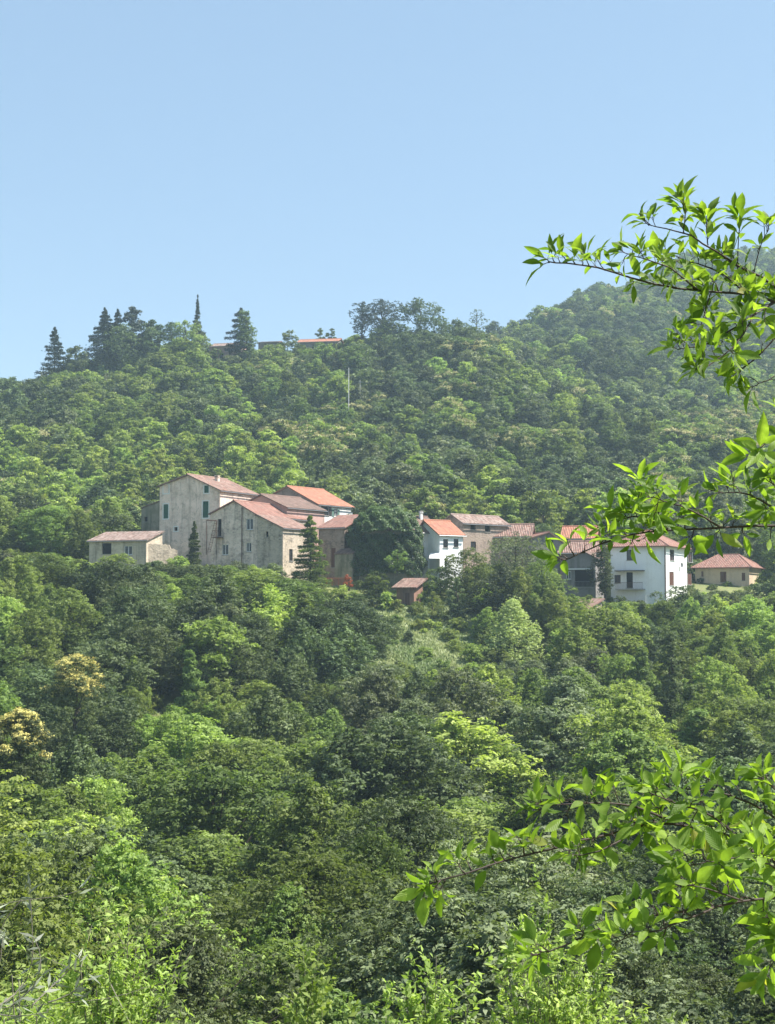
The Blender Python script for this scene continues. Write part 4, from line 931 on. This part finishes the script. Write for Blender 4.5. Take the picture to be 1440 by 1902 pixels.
hero('bare_oak', 'thin crowned oak with bare branches against the sky, left of the trio on the ridge', 'tree', 'round', 672, 558, 425, 56, 'f_blue', 14, 650, 30, 3200, .38, .3, limbs=30, bark='bark')
hero('bare_oak', 'half bare spreading oak in the middle of the ridge trio', 'tree', 'round', 713, 552, 425, 84, 'f_blue', 15, 648, 44, 6500, .38, .25, limbs=38)
hero('ridge_oak', 'dense dark oak at the right of the ridge trio', 'tree', 'round', 782, 549, 423, 120, 'f_dark', 16, 690, 60, 22000, .42, .02)
hero('bare_oak', 'small twiggy tree on the skyline where the mountain begins', 'tree', 'round', 884, 572, 440, 40, 'f_dark', 17, 620, 18, 900, .3, .2, limbs=18)
# hamlet trees
conifer('small_cypress', 'small pointed dark conifer in front of the tall farmhouse', 361, 970, 1058, 208, 34, 'f_dark', 20, .2, 11000, 1.6, .02, .1, .7)
conifer('spruce_tree', 'green spruce in front of the rubble stone house', 577, 960, 1100, 204.5, 84, 'f_mid', 21, .24, 22000, 1.7, .02, .15, .62)
hero('dark_holm_oak', 'dark upright tree squeezed between the porch house and the white house', 'tree', 'column', 1123, 1004, 207, 38, 'f_dark', 22, 1105, 34, 9000, .17, .03, vert=1.3, cr=.4)
hero('round_fruit_tree', 'round fruit tree below the ivy-covered house', 'tree', 'round', 698, 1058, 206, 62, 'f_mid', 23, 1128, 30, 9000, .16, .08)
hero('banana_plant', 'bright broad leaved clump left of the garden shed', 'plant', 'dome', 716, 1100, 203.5, 34, 'f_yellow', 24, 1138, 10, 500, .45, .1, limbs=4)
hero('pale_tree', 'large pale silvery green tree in the middle, brightest crown below the cottages', 'tree', 'cone', 950, 1096, 188, 136, 'f_pale', 25, 1262, 84, 46000, .16, .02, cr=.27, hang=.5, vert=1.7)
hero('hanging_tree', 'bushy tree hiding the front of the white cottages', 'tree', 'round', 872, 1018, 207, 92, 'f_mid', 26, 1120, 44, 16000, .17, .03)
hero('hanging_tree', 'tall mid green tree in front of the low pink roofed house', 'tree', 'round', 952, 984, 211, 130, 'f_grey', 27, 1120, 50, 20000, .17, .03)
hero('hanging_tree', 'green tree left of the hut with the red tiled roof', 'tree', 'tall', 1012, 1028, 205, 100, 'f_mid', 28, 1150, 44, 15000, .17, .03)
hero('laurel_tree', 'very dark narrow tree standing at the meadow edge', 'tree', 'tall', 850, 1072, 201, 52, 'f_dark', 29, 1160, 34, 12000, .16, .02)
for px_, tp_, yy_, w_, lb_, mt_ in ((1150, 1106, 211, 60, 'dark bush under the balcony of the white house', 'f_dark'), (1192, 1112, 210, 50, 'grey green bush left of the short white garden wall', 'f_grey'), (1310, 1097, 218, 56, 'bush at the left foot of the beige house', 'f_mid'),
        (1385, 1094, 218, 60, 'bush at the right corner of the beige house', 'f_grey'), (1425, 1108, 216, 60, 'bright bush at the edge right of the beige house', 'f_light'), (1230, 1116, 208, 54, 'low bush right of the short white garden wall', 'f_mid'), (1090, 1102, 205.5, 50, 'bush below the porch railing', 'f_mid'),
        (640, 1086, 203.5, 60, 'bush in front of the orange net fence', 'f_light'), (600, 1090, 203, 56, 'bush right of the green spruce foot', 'f_mid'), (285, 1040, 208, 50, 'bush before the ragged low stone wall', 'f_dark'), (180, 1042, 209, 40, 'bush at the left foot of the outbuilding', 'f_mid')):
    hero('low_bush', lb_, 'bush', 'round', px_, tp_, yy_, w_, mt_, int(px_) + 3, tp_ + 60, 18, 5500, .17, .03)
for px_, tp_, yy_, w_, mt_, lb_ in ((735, 1140, 199, 44, 'f_mid', 'bush left of the little path at the top of the meadow'), (800, 1150, 197, 50, 'f_light', 'light bush under the thin light green tree'), (700, 1195, 188, 60, 'f_dark', 'dark bush at the lower left corner of the meadow'),
        (790, 1200, 188, 50, 'f_light', 'bright low bush in the lower middle of the meadow'), (880, 1195, 190, 60, 'f_mid', 'bush between the meadow and the pale silvery tree'), (820, 1222, 184, 60, 'f_mid', 'bush at the bottom rim of the meadow'), (740, 1225, 184, 60, 'f_grey', 'grey green bush at the bottom rim of the meadow'), (828, 1140, 199, 40, 'f_dark', 'dark bush at the upper right of the meadow')):
    hero('low_bush', lb_, 'bush', 'dome', px_, tp_, yy_, w_, mt_, int(px_) + 9, tp_ + 42, 16, 5000, .17, .03)
hero('low_bush', 'leafy bush at the foot of the white cottages', 'bush', 'round', 818, 1048, 208.3, 74, 'f_mid', 71, 1120, 22, 7000, .17, .03)
hero('low_bush', 'mid green bush between the ivy-covered house and the garden shed', 'bush', 'round', 778, 1092, 207, 46, 'f_mid', 72, 1130, 18, 5000, .17, .03)
hero('low_bush', 'small bush hiding the left foot of the garden shed', 'bush', 'dome', 738, 1112, 203.2, 34, 'f_light', 73, 1140, 12, 3200, .16, .03)
hero('low_bush', 'small bush in front of the garden shed door', 'bush', 'dome', 772, 1116, 202.8, 44, 'f_mid', 74, 1145, 14, 4000, .16, .03)
hero('low_bush', 'lone round bush in the middle of the meadow', 'bush', 'dome', 760, 1170, 193, 40, 'f_dark', 75, 1205, 12, 3600, .16, .03)
hero('low_bush', 'leafy bush low on the left side of the meadow', 'bush', 'dome', 716, 1160, 192, 60, 'f_mid', 76, 1215, 16, 5000, .16, .03)
hero('low_bush', 'yellow green bush low on the right side of the meadow', 'bush', 'dome', 845, 1185, 191, 60, 'f_light', 77, 1230, 16, 5000, .16, .03)
hero('low_bush', 'dark round bush at the right of the pale silvery tree', 'bush', 'round', 1050, 1185, 188, 80, 'f_dark', 78, 1250, 20, 8000, .16, .03)
hero('thin_tree', 'thin light green tree between the garden shed and the dark narrow tree', 'tree', 'tall', 798, 1092, 200, 70, 'f_light', 30, 1185, 30, 6500, .16, .1)
hero('laurel_bush', 'large dark bush in front of the white house corner', 'bush', 'round', 1268, 1083, 203, 100, 'f_dark', 34, 1180, 40, 16000, .17, .02)
hero('laurel_bush', 'dark hedge bush in front of the beige house', 'bush', 'round', 1345, 1096, 205, 70, 'f_dark', 35, 1150, 26, 9000, .17, .02)
hero('vine_bush', 'yellow green vine mound at the foot of the tall farmhouse', 'bush', 'dome', 335, 1031, 205, 56, 'f_yellow', 36, 1075, 22, 7000, .17, .05)
hero('vine_bush', 'yellow green vine mound in front of the low outbuilding', 'bush', 'dome', 215, 1024, 206.5, 70, 'f_light', 37, 1075, 24, 8000, .17, .05)
hero('vine_bush', 'yellow green mound at the left of the outbuilding', 'bush', 'dome', 132, 1040, 207, 60, 'f_yellow', 38, 1085, 20, 6000, .17, .05)
hero('box_bush', 'grey green bush below the pale gabled house', 'bush', 'round', 440, 1040, 204, 80, 'f_grey', 39, 1100, 30, 9000, .16, .05)
hero('box_bush', 'grey green bush below the rubble stone house', 'bush', 'round', 510, 1044, 203.5, 70, 'f_grey', 40, 1110, 30, 9000, .16, .05)
hero('red_shrub', 'small reddish shrub at the foot of the lean-to', 'shrub', 'dome', 648, 1066, 205, 20, 'f_orange', 41, 1090, 8, 900, .15, .05, limbs=3)
# the two flowering chestnuts, left
def chestnut(px, top, Y, wpx, base, seed, label):
    loc, H = place(px, top, Y, None, base); Rr = wpx / 2 / F * Y
    return build_tree('chestnut_tree', label, 'tree', 'round', H, Rr, H * .1, 46, 22000, .15, M['f_dark'], seed, loc=loc, bloom=1, bmat='f_bloom')
chestnut(140, 1212, 128, 130, 1400, 50, 'dark chestnut crowned with cream yellow catkins in the left wood, the higher of two')
chestnut(42, 1312, 104, 120, 1520, 51, 'dark chestnut with yellow catkins at the left edge, the lower of two')
# background trees of note
hero('poplar_tree', 'pointed green tree standing out of the wood at the right', 'tree', 'cone', 1255, 1165, 150, 80, 'f_dark', 52, 1400, 54, 20000, .16, .05, cr=.34)

# ------------------------------------------------------------------ ivy-covered house
a = P(655, 1000, 210); b_ = P(780, 1000, 208.5); zb = P(700, 1098, 210).z; zt = P(700, 966, 210).z
e = empty('ivy_covered_house', ((a.x + b_.x) / 2, 214, zb), 0, 'dark building wholly overgrown with ivy in the middle of the hamlet', 'house')
Wd = (b_.x - a.x); Ht = zt - zb
mb = MB(); mb.box((-Wd / 2 + .9, -3.1, -2), (Wd / 2 - .8, 3.1, Ht - 1.4)); mb.obj('wall', M['moss'], e)
mb = MB(); mb.slab([(-Wd / 2 + .7, -3.3, Ht - 1.25), (Wd / 2 - .6, -3.3, Ht - 1.25), (Wd / 2 - .6, 0, Ht - .5), (-Wd / 2 + .7, 0, Ht - .5)], .12)
mb.slab([(-Wd / 2 + .7, 0, Ht - .5), (Wd / 2 - .6, 0, Ht - .5), (Wd / 2 - .6, 3.3, Ht - 1.25), (-Wd / 2 + .7, 3.3, Ht - 1.25)], .12); mb.obj('roof', M['t_brown'], e)
r = np.random.default_rng(99); n = 80000
d = rdir(n, r); d[:, 2] = np.where(d[:, 2] < -.35, -d[:, 2], d[:, 2])
ex = np.where(d[:, 2] > 0, 3.3, 6.0); nrm = (np.abs(d[:, 0]) ** ex + np.abs(d[:, 1]) ** ex + np.abs(d[:, 2] * .9) ** ex) ** (1 / ex); s_ = d / nrm[:, None]
hz = Ht * .55; pz = s_[:, 2] * hz + Ht * .47
wx = Wd / 2 * 1.09 + .7 * np.clip((pz / Ht - .5) * 2, -1, 1) * (s_[:, 0] < 0)
p = np.stack([s_[:, 0] * wx, s_[:, 1] * 3.9, pz], 1)
lump = np.sin(p[:, 0] * 1.9 + 1) * np.cos(p[:, 2] * 1.6 + p[:, 0] * .6) * .28 + np.sin(p[:, 0] * 4.1 + p[:, 2] * 3.3) * .16 + np.sin(p[:, 2] * 5 + p[:, 1] * 3) * .1
lump += np.where(s_[:, 2] > .6, .95 * np.cos(p[:, 0] / Wd * math.pi * 1.05), 0)
lump *= 1.0
p += d * (lump[:, None] + r.normal(size=(n, 1)) * .13)
nn = d * 1.0 + np.array([0, 0, .25]) + rdir(n, r) * .7; tt = np.tile([0, 0, -1.0], (n, 1)) + rdir(n, r) * .6
leaf_obj('ivy', p, nn, tt, .2 * r.uniform(.7, 1.3, n), .75, .5 + lump * .7 + r.normal(size=n) * .2, M['f_ivy'], e)  # tint follows lump: shade painted into hollows, light into bulges and top
hero('climbing_fig', 'light green bush growing against the front of the ivy-covered house', 'bush', 'round', 738, 1020, 206.5, 44, 'f_mid', 42, 1062, 16, 4000, .15, .1)

# ------------------------------------------------------------------ meadow grass
n = 42000; r = np.random.default_rng(5); yy = r.uniform(176, 212, n); pxx = r.uniform(650, 905, n); xx = (pxx - 720) / F * yy
zz = ground_z(xx, yy); hgt = r.uniform(.18, .5, n) * (1 + .5 * np.sin(xx * 1.1) * np.cos(yy * .8))
leaf_obj('meadow_grass', np.stack([xx, yy, zz + hgt * .4], 1), np.stack([r.normal(size=n) * .5, -np.ones(n), r.normal(size=n) * .3 + .5], 1), np.stack([r.normal(size=n) * .25, r.normal(size=n) * .25, np.ones(n)], 1), hgt, .3,
         .5 + .4 * np.sin(xx * .6 + yy * .35) + r.normal(size=n) * .2, foliage('meadow_grass_blades', (.17, .28, .06), (.44, .52, .2), .35))
tag(bpy.data.objects['meadow_grass'], 'rough yellow green grass on the open slope', 'grass', kind='stuff')

# ------------------------------------------------------------------ near cherry tree reaching in from the right
LT = np.array([0, .1, .25, .42, .6, .76, .9, 1.0]); LW = np.array([.06, .42, .82, 1.0, .9, .62, .27, .0]); LS = np.array([-1, -.5, 0, .5, 1.0])
def leaves_mesh(name, Ls, m, parent):
    """Ls: (base, direction, normal, length, width, droop, fold, tint)"""
    nt_, ns = len(LT), len(LS); V = []; Q = []; UV = []; TI = []
    loc = [(i * ns + j, i * ns + j + 1, (i + 1) * ns + j + 1, (i + 1) * ns + j) for i in range(nt_ - 1) for j in range(ns - 1)]
    uvl = [(LS[k % ns] * LW[k // ns] * .5, LT[k // ns]) for q_ in loc for k in q_]
    tt, ss = np.meshgrid(LT, LS, indexing='ij'); ww = np.interp(tt, LT, LW)
    for (b0, T_, N_, L, W_, dr, fo, ti) in Ls:
        T_ = np.array(T_); N_ = np.array(N_); T_ = T_ / np.linalg.norm(T_); N_ = N_ - T_ * N_.dot(T_); N_ /= np.linalg.norm(N_) + 1e-9; B_ = np.cross(N_, T_)
        wav = np.sin(tt * 14 + ss * 2 + b0[0] * 90) * .03 * np.abs(ss)
        p = np.array(b0) + T_ * (tt * L * (1 - dr * .25 * tt))[..., None] + B_ * (ss * ww * W_ / 2 * math.cos(fo))[..., None] + N_ * (np.abs(ss) * ww * W_ / 2 * math.sin(fo) + wav * W_ - dr * tt ** 2 * L * .6)[..., None]
        k0 = len(V) * nt_ * ns; V.append(p.reshape(-1, 3)); Q.append(np.array(loc) + k0); UV += uvl; TI += [ti] * len(loc)
    V = np.concatenate(V); Q = np.concatenate(Q); me = bpy.data.meshes.new(name); me.from_pydata(V.tolist(), [], Q.tolist())
    ul = me.uv_layers.new(name='UVMap'); ul.data.foreach_set('uv', np.array(UV, 'f').ravel())
    at = me.attributes.new('tint', 'FLOAT', 'FACE'); at.data.foreach_set('value', np.clip(np.array(TI, 'f'), 0, 1))
    me.polygons.foreach_set('use_smooth', [True] * len(Q)); me.materials.append(m); me.update()
    o = bpy.data.objects.new(name, me); COL.objects.link(o); o.parent = parent; return o
def resample(pts, step):
    out = [Vector(pts[0])]; 
    for a, b_ in zip(pts[:-1], pts[1:]):
        n = max(1, int((Vector(b_) - Vector(a)).length / step))
        for i in range(1, n + 1): out.append(Vector(a).lerp(Vector(b_), i / n))
    return out
def smooth(pts, it=2):
    for _ in range(it):
        q = [pts[0]]
        for a, b_ in zip(pts[:-1], pts[1:]): q += [a.lerp(b_, .25), a.lerp(b_, .75)]
        pts = q + [pts[-1]]
    return pts
rf = np.random.default_rng(2024)
def leafy(parent, name, label, lines, r0, leafL, tw, origin, upb=.8, spur=.042, fw=.35, matb='twig', wr_=(.3, .42), dm=.66):
    """lines: list of (world points, base radius, twig density); builds branch wood and its foliage"""
    wood = MB(); Ls = []
    for pts, rad, dens in lines:
        pts = smooth([Vector(p) for p in pts]); pts = resample(pts, spur / 2); n = len(pts)
        pts = [p + Vector(rf.normal(size=3) * .0012) for p in pts]
        wood.tube(pts[::2] + ([pts[-1]] if (n - 1) % 2 else []), [max(.0011, rad * (1 - .85 * i / (len(pts[::2]) + 1))) for i in range(len(pts[::2]) + (1 if (n - 1) % 2 else 0))], 6)
        for i in range(1, n):
            if rf.random() > dens * dm and i < n - 3: continue
            p = pts[i]; fwd = (pts[min(i + 1, n - 1)] - pts[max(i - 2, 0)]).normalized(); tip = i >= n - 2
            d = fwd * (fw + (1.2 if tip else 0)) + Vector((0, 0, upb * (1 if rf.random() < .82 else -.7))) + Vector(rf.normal(size=3) * np.array([.35, .6, .3])); d.normalize()
            tl = tw * rf.uniform(.15, 1.0) * (1.0 if not tip else .4); q = p + d * tl; mid = p.lerp(q, .5) + Vector(rf.normal(size=3) * tl * .08)
            wood.tube([p, mid, q], [max(.0009, rad * .3) if rad * .3 < .0022 else .0022, .0013, .0008], 4)
            nl = int(rf.integers(3, 6)); ph = rf.uniform(0, 6.28); sz = leafL * rf.uniform(.75, 1.15)
            a_ = d.cross(Vector((.2, 1, .3))).normalized(); c_ = d.cross(a_)
            for k in range(nl):
                an = ph + k * 2.4; rad_ = a_ * math.cos(an) + c_ * math.sin(an); s_ = .5 + .5 * k / nl
                b0 = p.lerp(q, min(1, s_ + .08)); t_ = (d * rf.uniform(.35, 1.1) + rad_ * rf.uniform(.55, 1.0) + Vector((0, 0, .05))).normalized()
                nn = d * .9 - rad_ * .5 + Vector((0, 0, .45)) + Vector(rf.normal(size=3) * .3)
                pe = b0 + t_ * .012; wood.tube([b0, pe], [.0007, .0006], 3)
                L = sz * rf.uniform(.6, 1.15); Ls.append((tuple(pe), tuple(t_), tuple(nn), L, L * rf.uniform(*wr_), rf.uniform(.1, .65), rf.uniform(.15, .6), rf.uniform(0, 1)))
    o = wood.obj(name, M[matb], parent); o['label'] = label
    for pg in o.data.polygons: pg.use_smooth = True
    f_ = leaves_mesh('foliage', [((np.array(l[0])), *l[1:]) for l in Ls], M['f_cherry'], o)
    for q_ in (o, f_): q_.matrix_parent_inverse = Matrix.Identity(4)
    off = Vector(origin); o.data.transform(Matrix.Translation(-off)); f_.data.transform(Matrix.Translation(-off))
    return o
TO = Vector((2.3, 4.2, gz(2.3, 4.2)))
ct = empty('cherry_tree', TO, 0, 'near fruit tree at the right, its sunlit leafy branches hanging across the view', 'tree')
trk = MB(); tpts = [Vector((0, 0, -.3)), Vector((.05, .02, .6)), Vector((-.02, .05, 1.4)), Vector((.06, 0, 2.3)), Vector((.02, .05, 3.1)), Vector((.15, .1, 4.2))]
trk.tube(smooth(tpts, 2), [.11 - .0042 * i for i in range(len(smooth(tpts, 2)))], 10); trk.obj('trunk', M['bark'], ct)
def L_(Y, *q): return [P(a, b_, Y + dy) for a, b_, dy in q]
def root(h): return TO + Vector((0, 0, h))
# topmost branch
Yt = 4.3
leafy(ct, 'branch', 'topmost leafy branch against the sky and mountain', [
    ([root(3.2)] + L_(Yt, (1560, 610, .1), (1440, 560, .1), (1390, 545, .05), (1300, 540, 0), (1200, 525, -.05), (1130, 502, -.05), (1075, 490, -.1), (1020, 487, -.1)), .0085, 1.2),
    (L_(Yt, (1500, 590, .1), (1420, 515, .1), (1375, 497, .1), (1335, 470, .05), (1290, 438, 0), (1240, 425, 0), (1205, 418, 0)), .0045, .45),
    (L_(Yt, (1300, 540, 0), (1250, 500, -.1), (1200, 480, -.1), (1160, 470, -.1)), .003, .9),
    (L_(Yt, (1390, 545, 0), (1330, 500, .1), (1280, 485, .1), (1240, 470, .1)), .003, 1),
    (L_(Yt, (1370, 500, .1), (1372, 440, .1), (1375, 415, .1)), .002, .4), (L_(Yt, (1400, 510, .1), (1415, 450, .1), (1425, 430, .1)), .002, .4), (L_(Yt, (1315, 455, 0), (1313, 430, 0), (1312, 415, 0)), .0018, .25),
    (L_(Yt, (1270, 432, 0), (1273, 400, 0), (1275, 385, 0)), .0018, .4),
    (L_(Yt, (1440, 560, .1), (1400, 585, 0), (1350, 620, -.05), (1300, 645, -.1), (1255, 648, -.1)), .004, 1),
    (L_(Yt, (1400, 585, 0), (1370, 640, -.1), (1330, 670, -.1), (1300, 690, -.15)), .0032, 1),
    (L_(Yt, (1480, 580, .1), (1440, 630, 0), (1400, 670, 0), (1370, 690, 0)), .0035, 1), (L_(Yt, (1320, 545, 0), (1312, 580, 0), (1300, 610, 0)), .002, .9),
    (L_(Yt, (1500, 660, .1), (1440, 700, 0), (1405, 715, 0)), .003, .9)], .008, .066, .055, TO, dm=.92)
leafy(ct, 'branch', 'short leafy branch end at the right edge beside the mountain foot', [([root(2.9)] + L_(4.2, (1560, 790, .1), (1480, 800, .1), (1435, 808, 0), (1400, 845, 0)), .006, .85)], .006, .09, .05, TO, .3)
Ym = 4.0
leafy(ct, 'branch', 'middle leafy branch crossing above the white house', [
    ([root(2.7)] + L_(Ym, (1560, 975, .1), (1440, 976, .1), (1370, 978, .05), (1300, 983, 0), (1230, 984, 0), (1170, 994, -.05), (1120, 1010, -.05), (1080, 1028, -.1), (1050, 1040, -.1)), .0075, .8),
    (L_(Ym, (1340, 980, 0), (1290, 950, -.1), (1250, 935, -.1), (1215, 925, -.1)), .003, .8), (L_(Ym, (1240, 984, 0), (1200, 962, 0), (1160, 960, 0), (1125, 985, 0)), .003, .8),
    (L_(Ym, (1190, 960, 0), (1186, 930, 0), (1190, 900, 0)), .002, .45), (L_(Ym, (1480, 976, 0), (1420, 930, 0), (1380, 915, 0), (1340, 915, 0)), .0035, .9), (L_(Ym, (1500, 960, 0), (1450, 910, 0), (1425, 890, 0)), .003, .8)], .0075, .064, .05, TO, .7, dm=.92)
Yb = 3.25
leafy(ct, 'branch', 'long arching leafy branch in the lower right, dense with large leaves', [
    ([root(1.9)] + L_(Yb, (1600, 1610, .1), (1500, 1580, .05), (1440, 1562, .05), (1370, 1556, 0), (1300, 1540, 0), (1225, 1523, 0), (1150, 1545, 0), (1080, 1562, -.05), (1000, 1582, -.05), (930, 1602, -.05), (870, 1622, -.1), (820, 1636, -.1), (800, 1640, -.1)), .0075, .95),
    (L_(Yb, (1240, 1524, 0), (1190, 1500, -.1), (1130, 1490, -.15), (1070, 1492, -.2), (1010, 1500, -.2)), .003, 1), (L_(Yb, (1500, 1570, 0), (1430, 1510, .1), (1370, 1480, .1), (1300, 1465, .1), (1240, 1460, .05)), .0035, 1),
    (L_(Yb, (1370, 1556, 0), (1320, 1510, -.15), (1260, 1495, -.2), (1200, 1470, -.2)), .003, 1), (L_(Yb, (1200, 1530, 0), (1120, 1582, -.1), (1060, 1590, -.1)), .0025, .7), (L_(Yb, (1440, 1562, 0), (1380, 1590, -.25), (1330, 1600, -.3), (1270, 1610, -.3)), .003, .8),
    (L_(Yb, (1500, 1560, 0), (1450, 1470, 0), (1420, 1450, 0)), .003, .7)], .008, .052, .042, TO, .75, wr_=(.36, .5), dm=.92)
leafy(ct, 'branch', 'lowest leafy branch ending in a drooping leaf', [
    ([root(1.8)] + L_(3.0, (1600, 1640, .1), (1500, 1662, .05), (1440, 1667, .05), (1380, 1675, 0), (1320, 1685, 0), (1250, 1696, 0), (1180, 1704, 0), (1120, 1720, -.05), (1070, 1745, -.05), (1020, 1768, -.05), (1000, 1772, -.05)), .0065, .85),
    (L_(3.0, (1330, 1684, 0), (1260, 1715, -.1), (1200, 1735, -.1), (1150, 1745, -.1)), .0025, .8), (L_(3.0, (1500, 1655, 0), (1440, 1610, -.25), (1410, 1600, -.3)), .003, .9), (L_(3.0, (1380, 1675, 0), (1320, 1650, -.1), (1270, 1645, -.1)), .0025, .7)], .0075, .054, .036, TO, .75, wr_=(.38, .52), dm=.85)
leafy(ct, 'branch', 'leafy twigs hanging at the right edge near the bottom corner', [([root(1.5)] + L_(3.3, (1600, 1720, .1), (1500, 1740, 0), (1450, 1760, 0), (1425, 1810, 0)), .004, .6), (L_(3.3, (1500, 1740, 0), (1450, 1715, 0), (1430, 1705, 0)), .0025, .5)], .004, .075, .03, TO, .2)

# ------------------------------------------------------------------ olive tree at the left edge
OO = Vector((-2.7, 5.6, gz(-2.7, 5.6)))
ot = empty('olive_tree', OO, 0, 'olive tree at the left edge with slim silver grey leaves and pale shoots', 'tree')
trk = MB(); q_ = smooth([Vector((0, 0, -.3)), Vector((.1, 0, .5)), Vector((-.05, .1, 1.2)), Vector((.1, 0, 2.0))], 2); trk.tube(q_, [.14 - .005 * i for i in range(len(q_))], 9); trk.obj('trunk', M['barkpale'], ot)
def olive(lines, rad, label, n_per=34):
    wood = MB(); C_, Nn, T_, Sz, Ti = [], [], [], [], []
    for pts, dens in lines:
        pts = resample(smooth([Vector(p) for p in pts]), .012); n = len(pts)
        wood.tube(pts[::3] + [pts[-1]], [max(.001, rad * (1 - .8 * i / (n / 3 + 1))) for i in range(len(pts[::3]) + 1)], 5)
        for i in range(2, n):
            if rf.random() > dens: continue
            f_ = (pts[i] - pts[i - 2]).normalized()
            for s_ in (-1, 1):
                sd_ = f_.cross(Vector(rf.normal(size=3))).normalized(); t_ = (f_ * .8 + sd_ * .8 + Vector((0, 0, .1))).normalized(); L = rf.uniform(.04, .062)
                C_.append(pts[i] + t_ * L * .5); T_.append(t_); Nn.append(Vector(rf.normal(size=3)) + Vector((0, -.3, .7))); Sz.append(L); Ti.append(rf.random())
    o = wood.obj('branch', M['barkpale'], ot); o['label'] = label
    f_ = leaf_obj('foliage', np.array(C_), np.array(Nn), np.array(T_), np.array(Sz), .2, np.array(Ti), M['f_olive'], o, fold=.02)
    for q2 in (o, f_): q2.data.transform(Matrix.Translation(-OO))
olive([([OO + Vector((0, 0, 1.6))] + L_(5.2, (-60, 1700, 0), (0, 1678, 0), (75, 1669, 0), (130, 1662, 0), (162, 1648, 0)), .3), (L_(5.2, (40, 1672, 0), (10, 1705, 0), (0, 1735, 0)), .6)], .0028, 'upper olive branch with a pale bare stem')
olive([([OO + Vector((0, 0, 1.1))] + L_(4.8, (-60, 1880, 0), (0, 1872, 0), (80, 1866, 0), (160, 1860, 0), (220, 1852, 0), (272, 1834, 0)), .12), (L_(4.8, (-10, 1873, 0), (40, 1840, .1), (62, 1790, .1), (60, 1720, .1), (55, 1650, .1)), .55),
       (L_(4.8, (20, 1870, 0), (70, 1830, 0), (80, 1780, 0), (62, 1740, 0)), .6), (L_(4.8, (-40, 1875, 0), (0, 1800, 0), (5, 1740, 0)), .6), (L_(4.8, (60, 1867, 0), (110, 1820, .1), (140, 1790, .1), (150, 1770, .1)), .5), (L_(4.8, (90, 1862, 0), (130, 1850, 0), (160, 1820, 0)), .5), (L_(4.8, (-30, 1880, 0), (30, 1890, -.1), (90, 1880, -.1)), .5)], .0026, 'lower olive branch carrying upright silver shoots')

# ------------------------------------------------------------------ near shrubs along the bottom of the view
def near_shrub(label, px, top, Y, wpx, m, seed, leaf=.05, nl=30000, wid=.4):
    """many arching stems from one base, leaves along each and along their side shoots"""
    r = np.random.default_rng(seed); loc, H = place(px, top, Y); Rr = wpx / 2 / F * Y
    e = empty('near_shrub', loc, 0, label, 'shrub'); st = MB(); C_, Nn, T_, Sz, Ti = [], [], [], [], []
    ns = int(nl / 260)
    for i in range(ns):
        a = r.uniform(0, 6.28); q = r.random() ** .6; hh = H * (1 - .55 * q ** 2.2) * r.uniform(.72, 1.04); ro = Rr * q
        p0 = np.array([math.cos(a) * ro * .15, math.sin(a) * ro * .15, 0]); p3 = np.array([math.cos(a) * ro, math.sin(a) * ro, hh]) + r.normal(size=3) * .05
        p1 = p0 + np.array([0, 0, hh * .45]); tt = np.linspace(0, 1, 9)[:, None]; cv = (1 - tt) ** 2 * p0 + 2 * tt * (1 - tt) * p1 + tt ** 2 * p3
        st.tube(cv, [.012 * (1 - .85 * k / 8) + .001 for k in range(9)], 4)
        tin = r.uniform(0, .5)
        for b_ in range(10):
            u = r.uniform(.45, 1) ** .8; k = min(7, int(u * 8)); bp = cv[k] + (cv[k + 1] - cv[k]) * (u * 8 - k)
            d = (cv[k + 1] - cv[k]); d = d / np.linalg.norm(d) + r.normal(size=3) * .6 + np.array([0, 0, .25]); d /= np.linalg.norm(d); L = r.uniform(.12, .34) * min(1.4, H / 2)
            n_ = 24; w_ = r.random(n_)[:, None]; sd_ = rdir(n_, r)
            t_ = d * .7 + sd_ * .8; t_ /= np.linalg.norm(t_, axis=1, keepdims=True); sz = leaf * r.uniform(.6, 1.25, n_)
            C_.append(bp + d * L * w_ + t_ * sz[:, None] * .5); T_.append(t_); Nn.append(rdir(n_, r) * .8 + np.array([0, -.1, .7])); Sz.append(sz); Ti.append(tin + w_[:, 0] * .35 + r.random(n_) * .25)
            if b_ % 2 == 0: st.tube([bp, bp + d * L], [.003, .001], 3)
    st.obj('stem', M['barkpale'], e)
    leaf_obj('foliage', *[np.concatenate(q) for q in (C_, Nn, T_, Sz)], wid, np.concatenate(Ti), M[m], e, fold=.1)
    return e
near_shrub('bright yellow green shrub in the bottom left corner behind the olive shoots', 215, 1735, 9.5, 340, 'f_yellow', 61, .055, 42000, .32)
near_shrub('low bright shrub filling the very left of the bottom edge', 60, 1815, 8.5, 260, 'f_yellow', 66, .05, 26000, .32)
near_shrub('small bright shrub on the bottom edge left of the middle', 570, 1838, 11, 200, 'f_light', 62, .06, 20000, .45)
near_shrub('bright light green bush on the bottom edge in the middle', 800, 1815, 10.5, 260, 'f_yellow', 63, .055, 30000, .45)
near_shrub('pale green bush rising from the bottom edge under the lowest leafy branch', 1030, 1722, 12, 360, 'f_light', 64, .06, 46000, .4)
near_shrub('green bush on the bottom edge right of the pale one', 1200, 1815, 12.5, 220, 'f_light', 65, .065, 22000, .4)

# ------------------------------------------------------------------ air between here and the mountain
mb = MB(); mb.box((-1560, -360, -75), (1560, 3260, 262)); hz_ = None
m, t, b = mat('haze_air'); t.nodes.remove(b); pv = N(t, 'ShaderNodeVolumePrincipled'); pv.inputs['Color'].default_value = (.62, .82, 1, 1); pv.inputs['Density'].default_value = .00027; pv.inputs['Anisotropy'].default_value = .2
t.links.new(pv.outputs[0], t.nodes['Material Output'].inputs['Volume'])
hz_ = mb.obj('haze', m); tag(hz_, 'thin blue summer haze', kind='stuff')
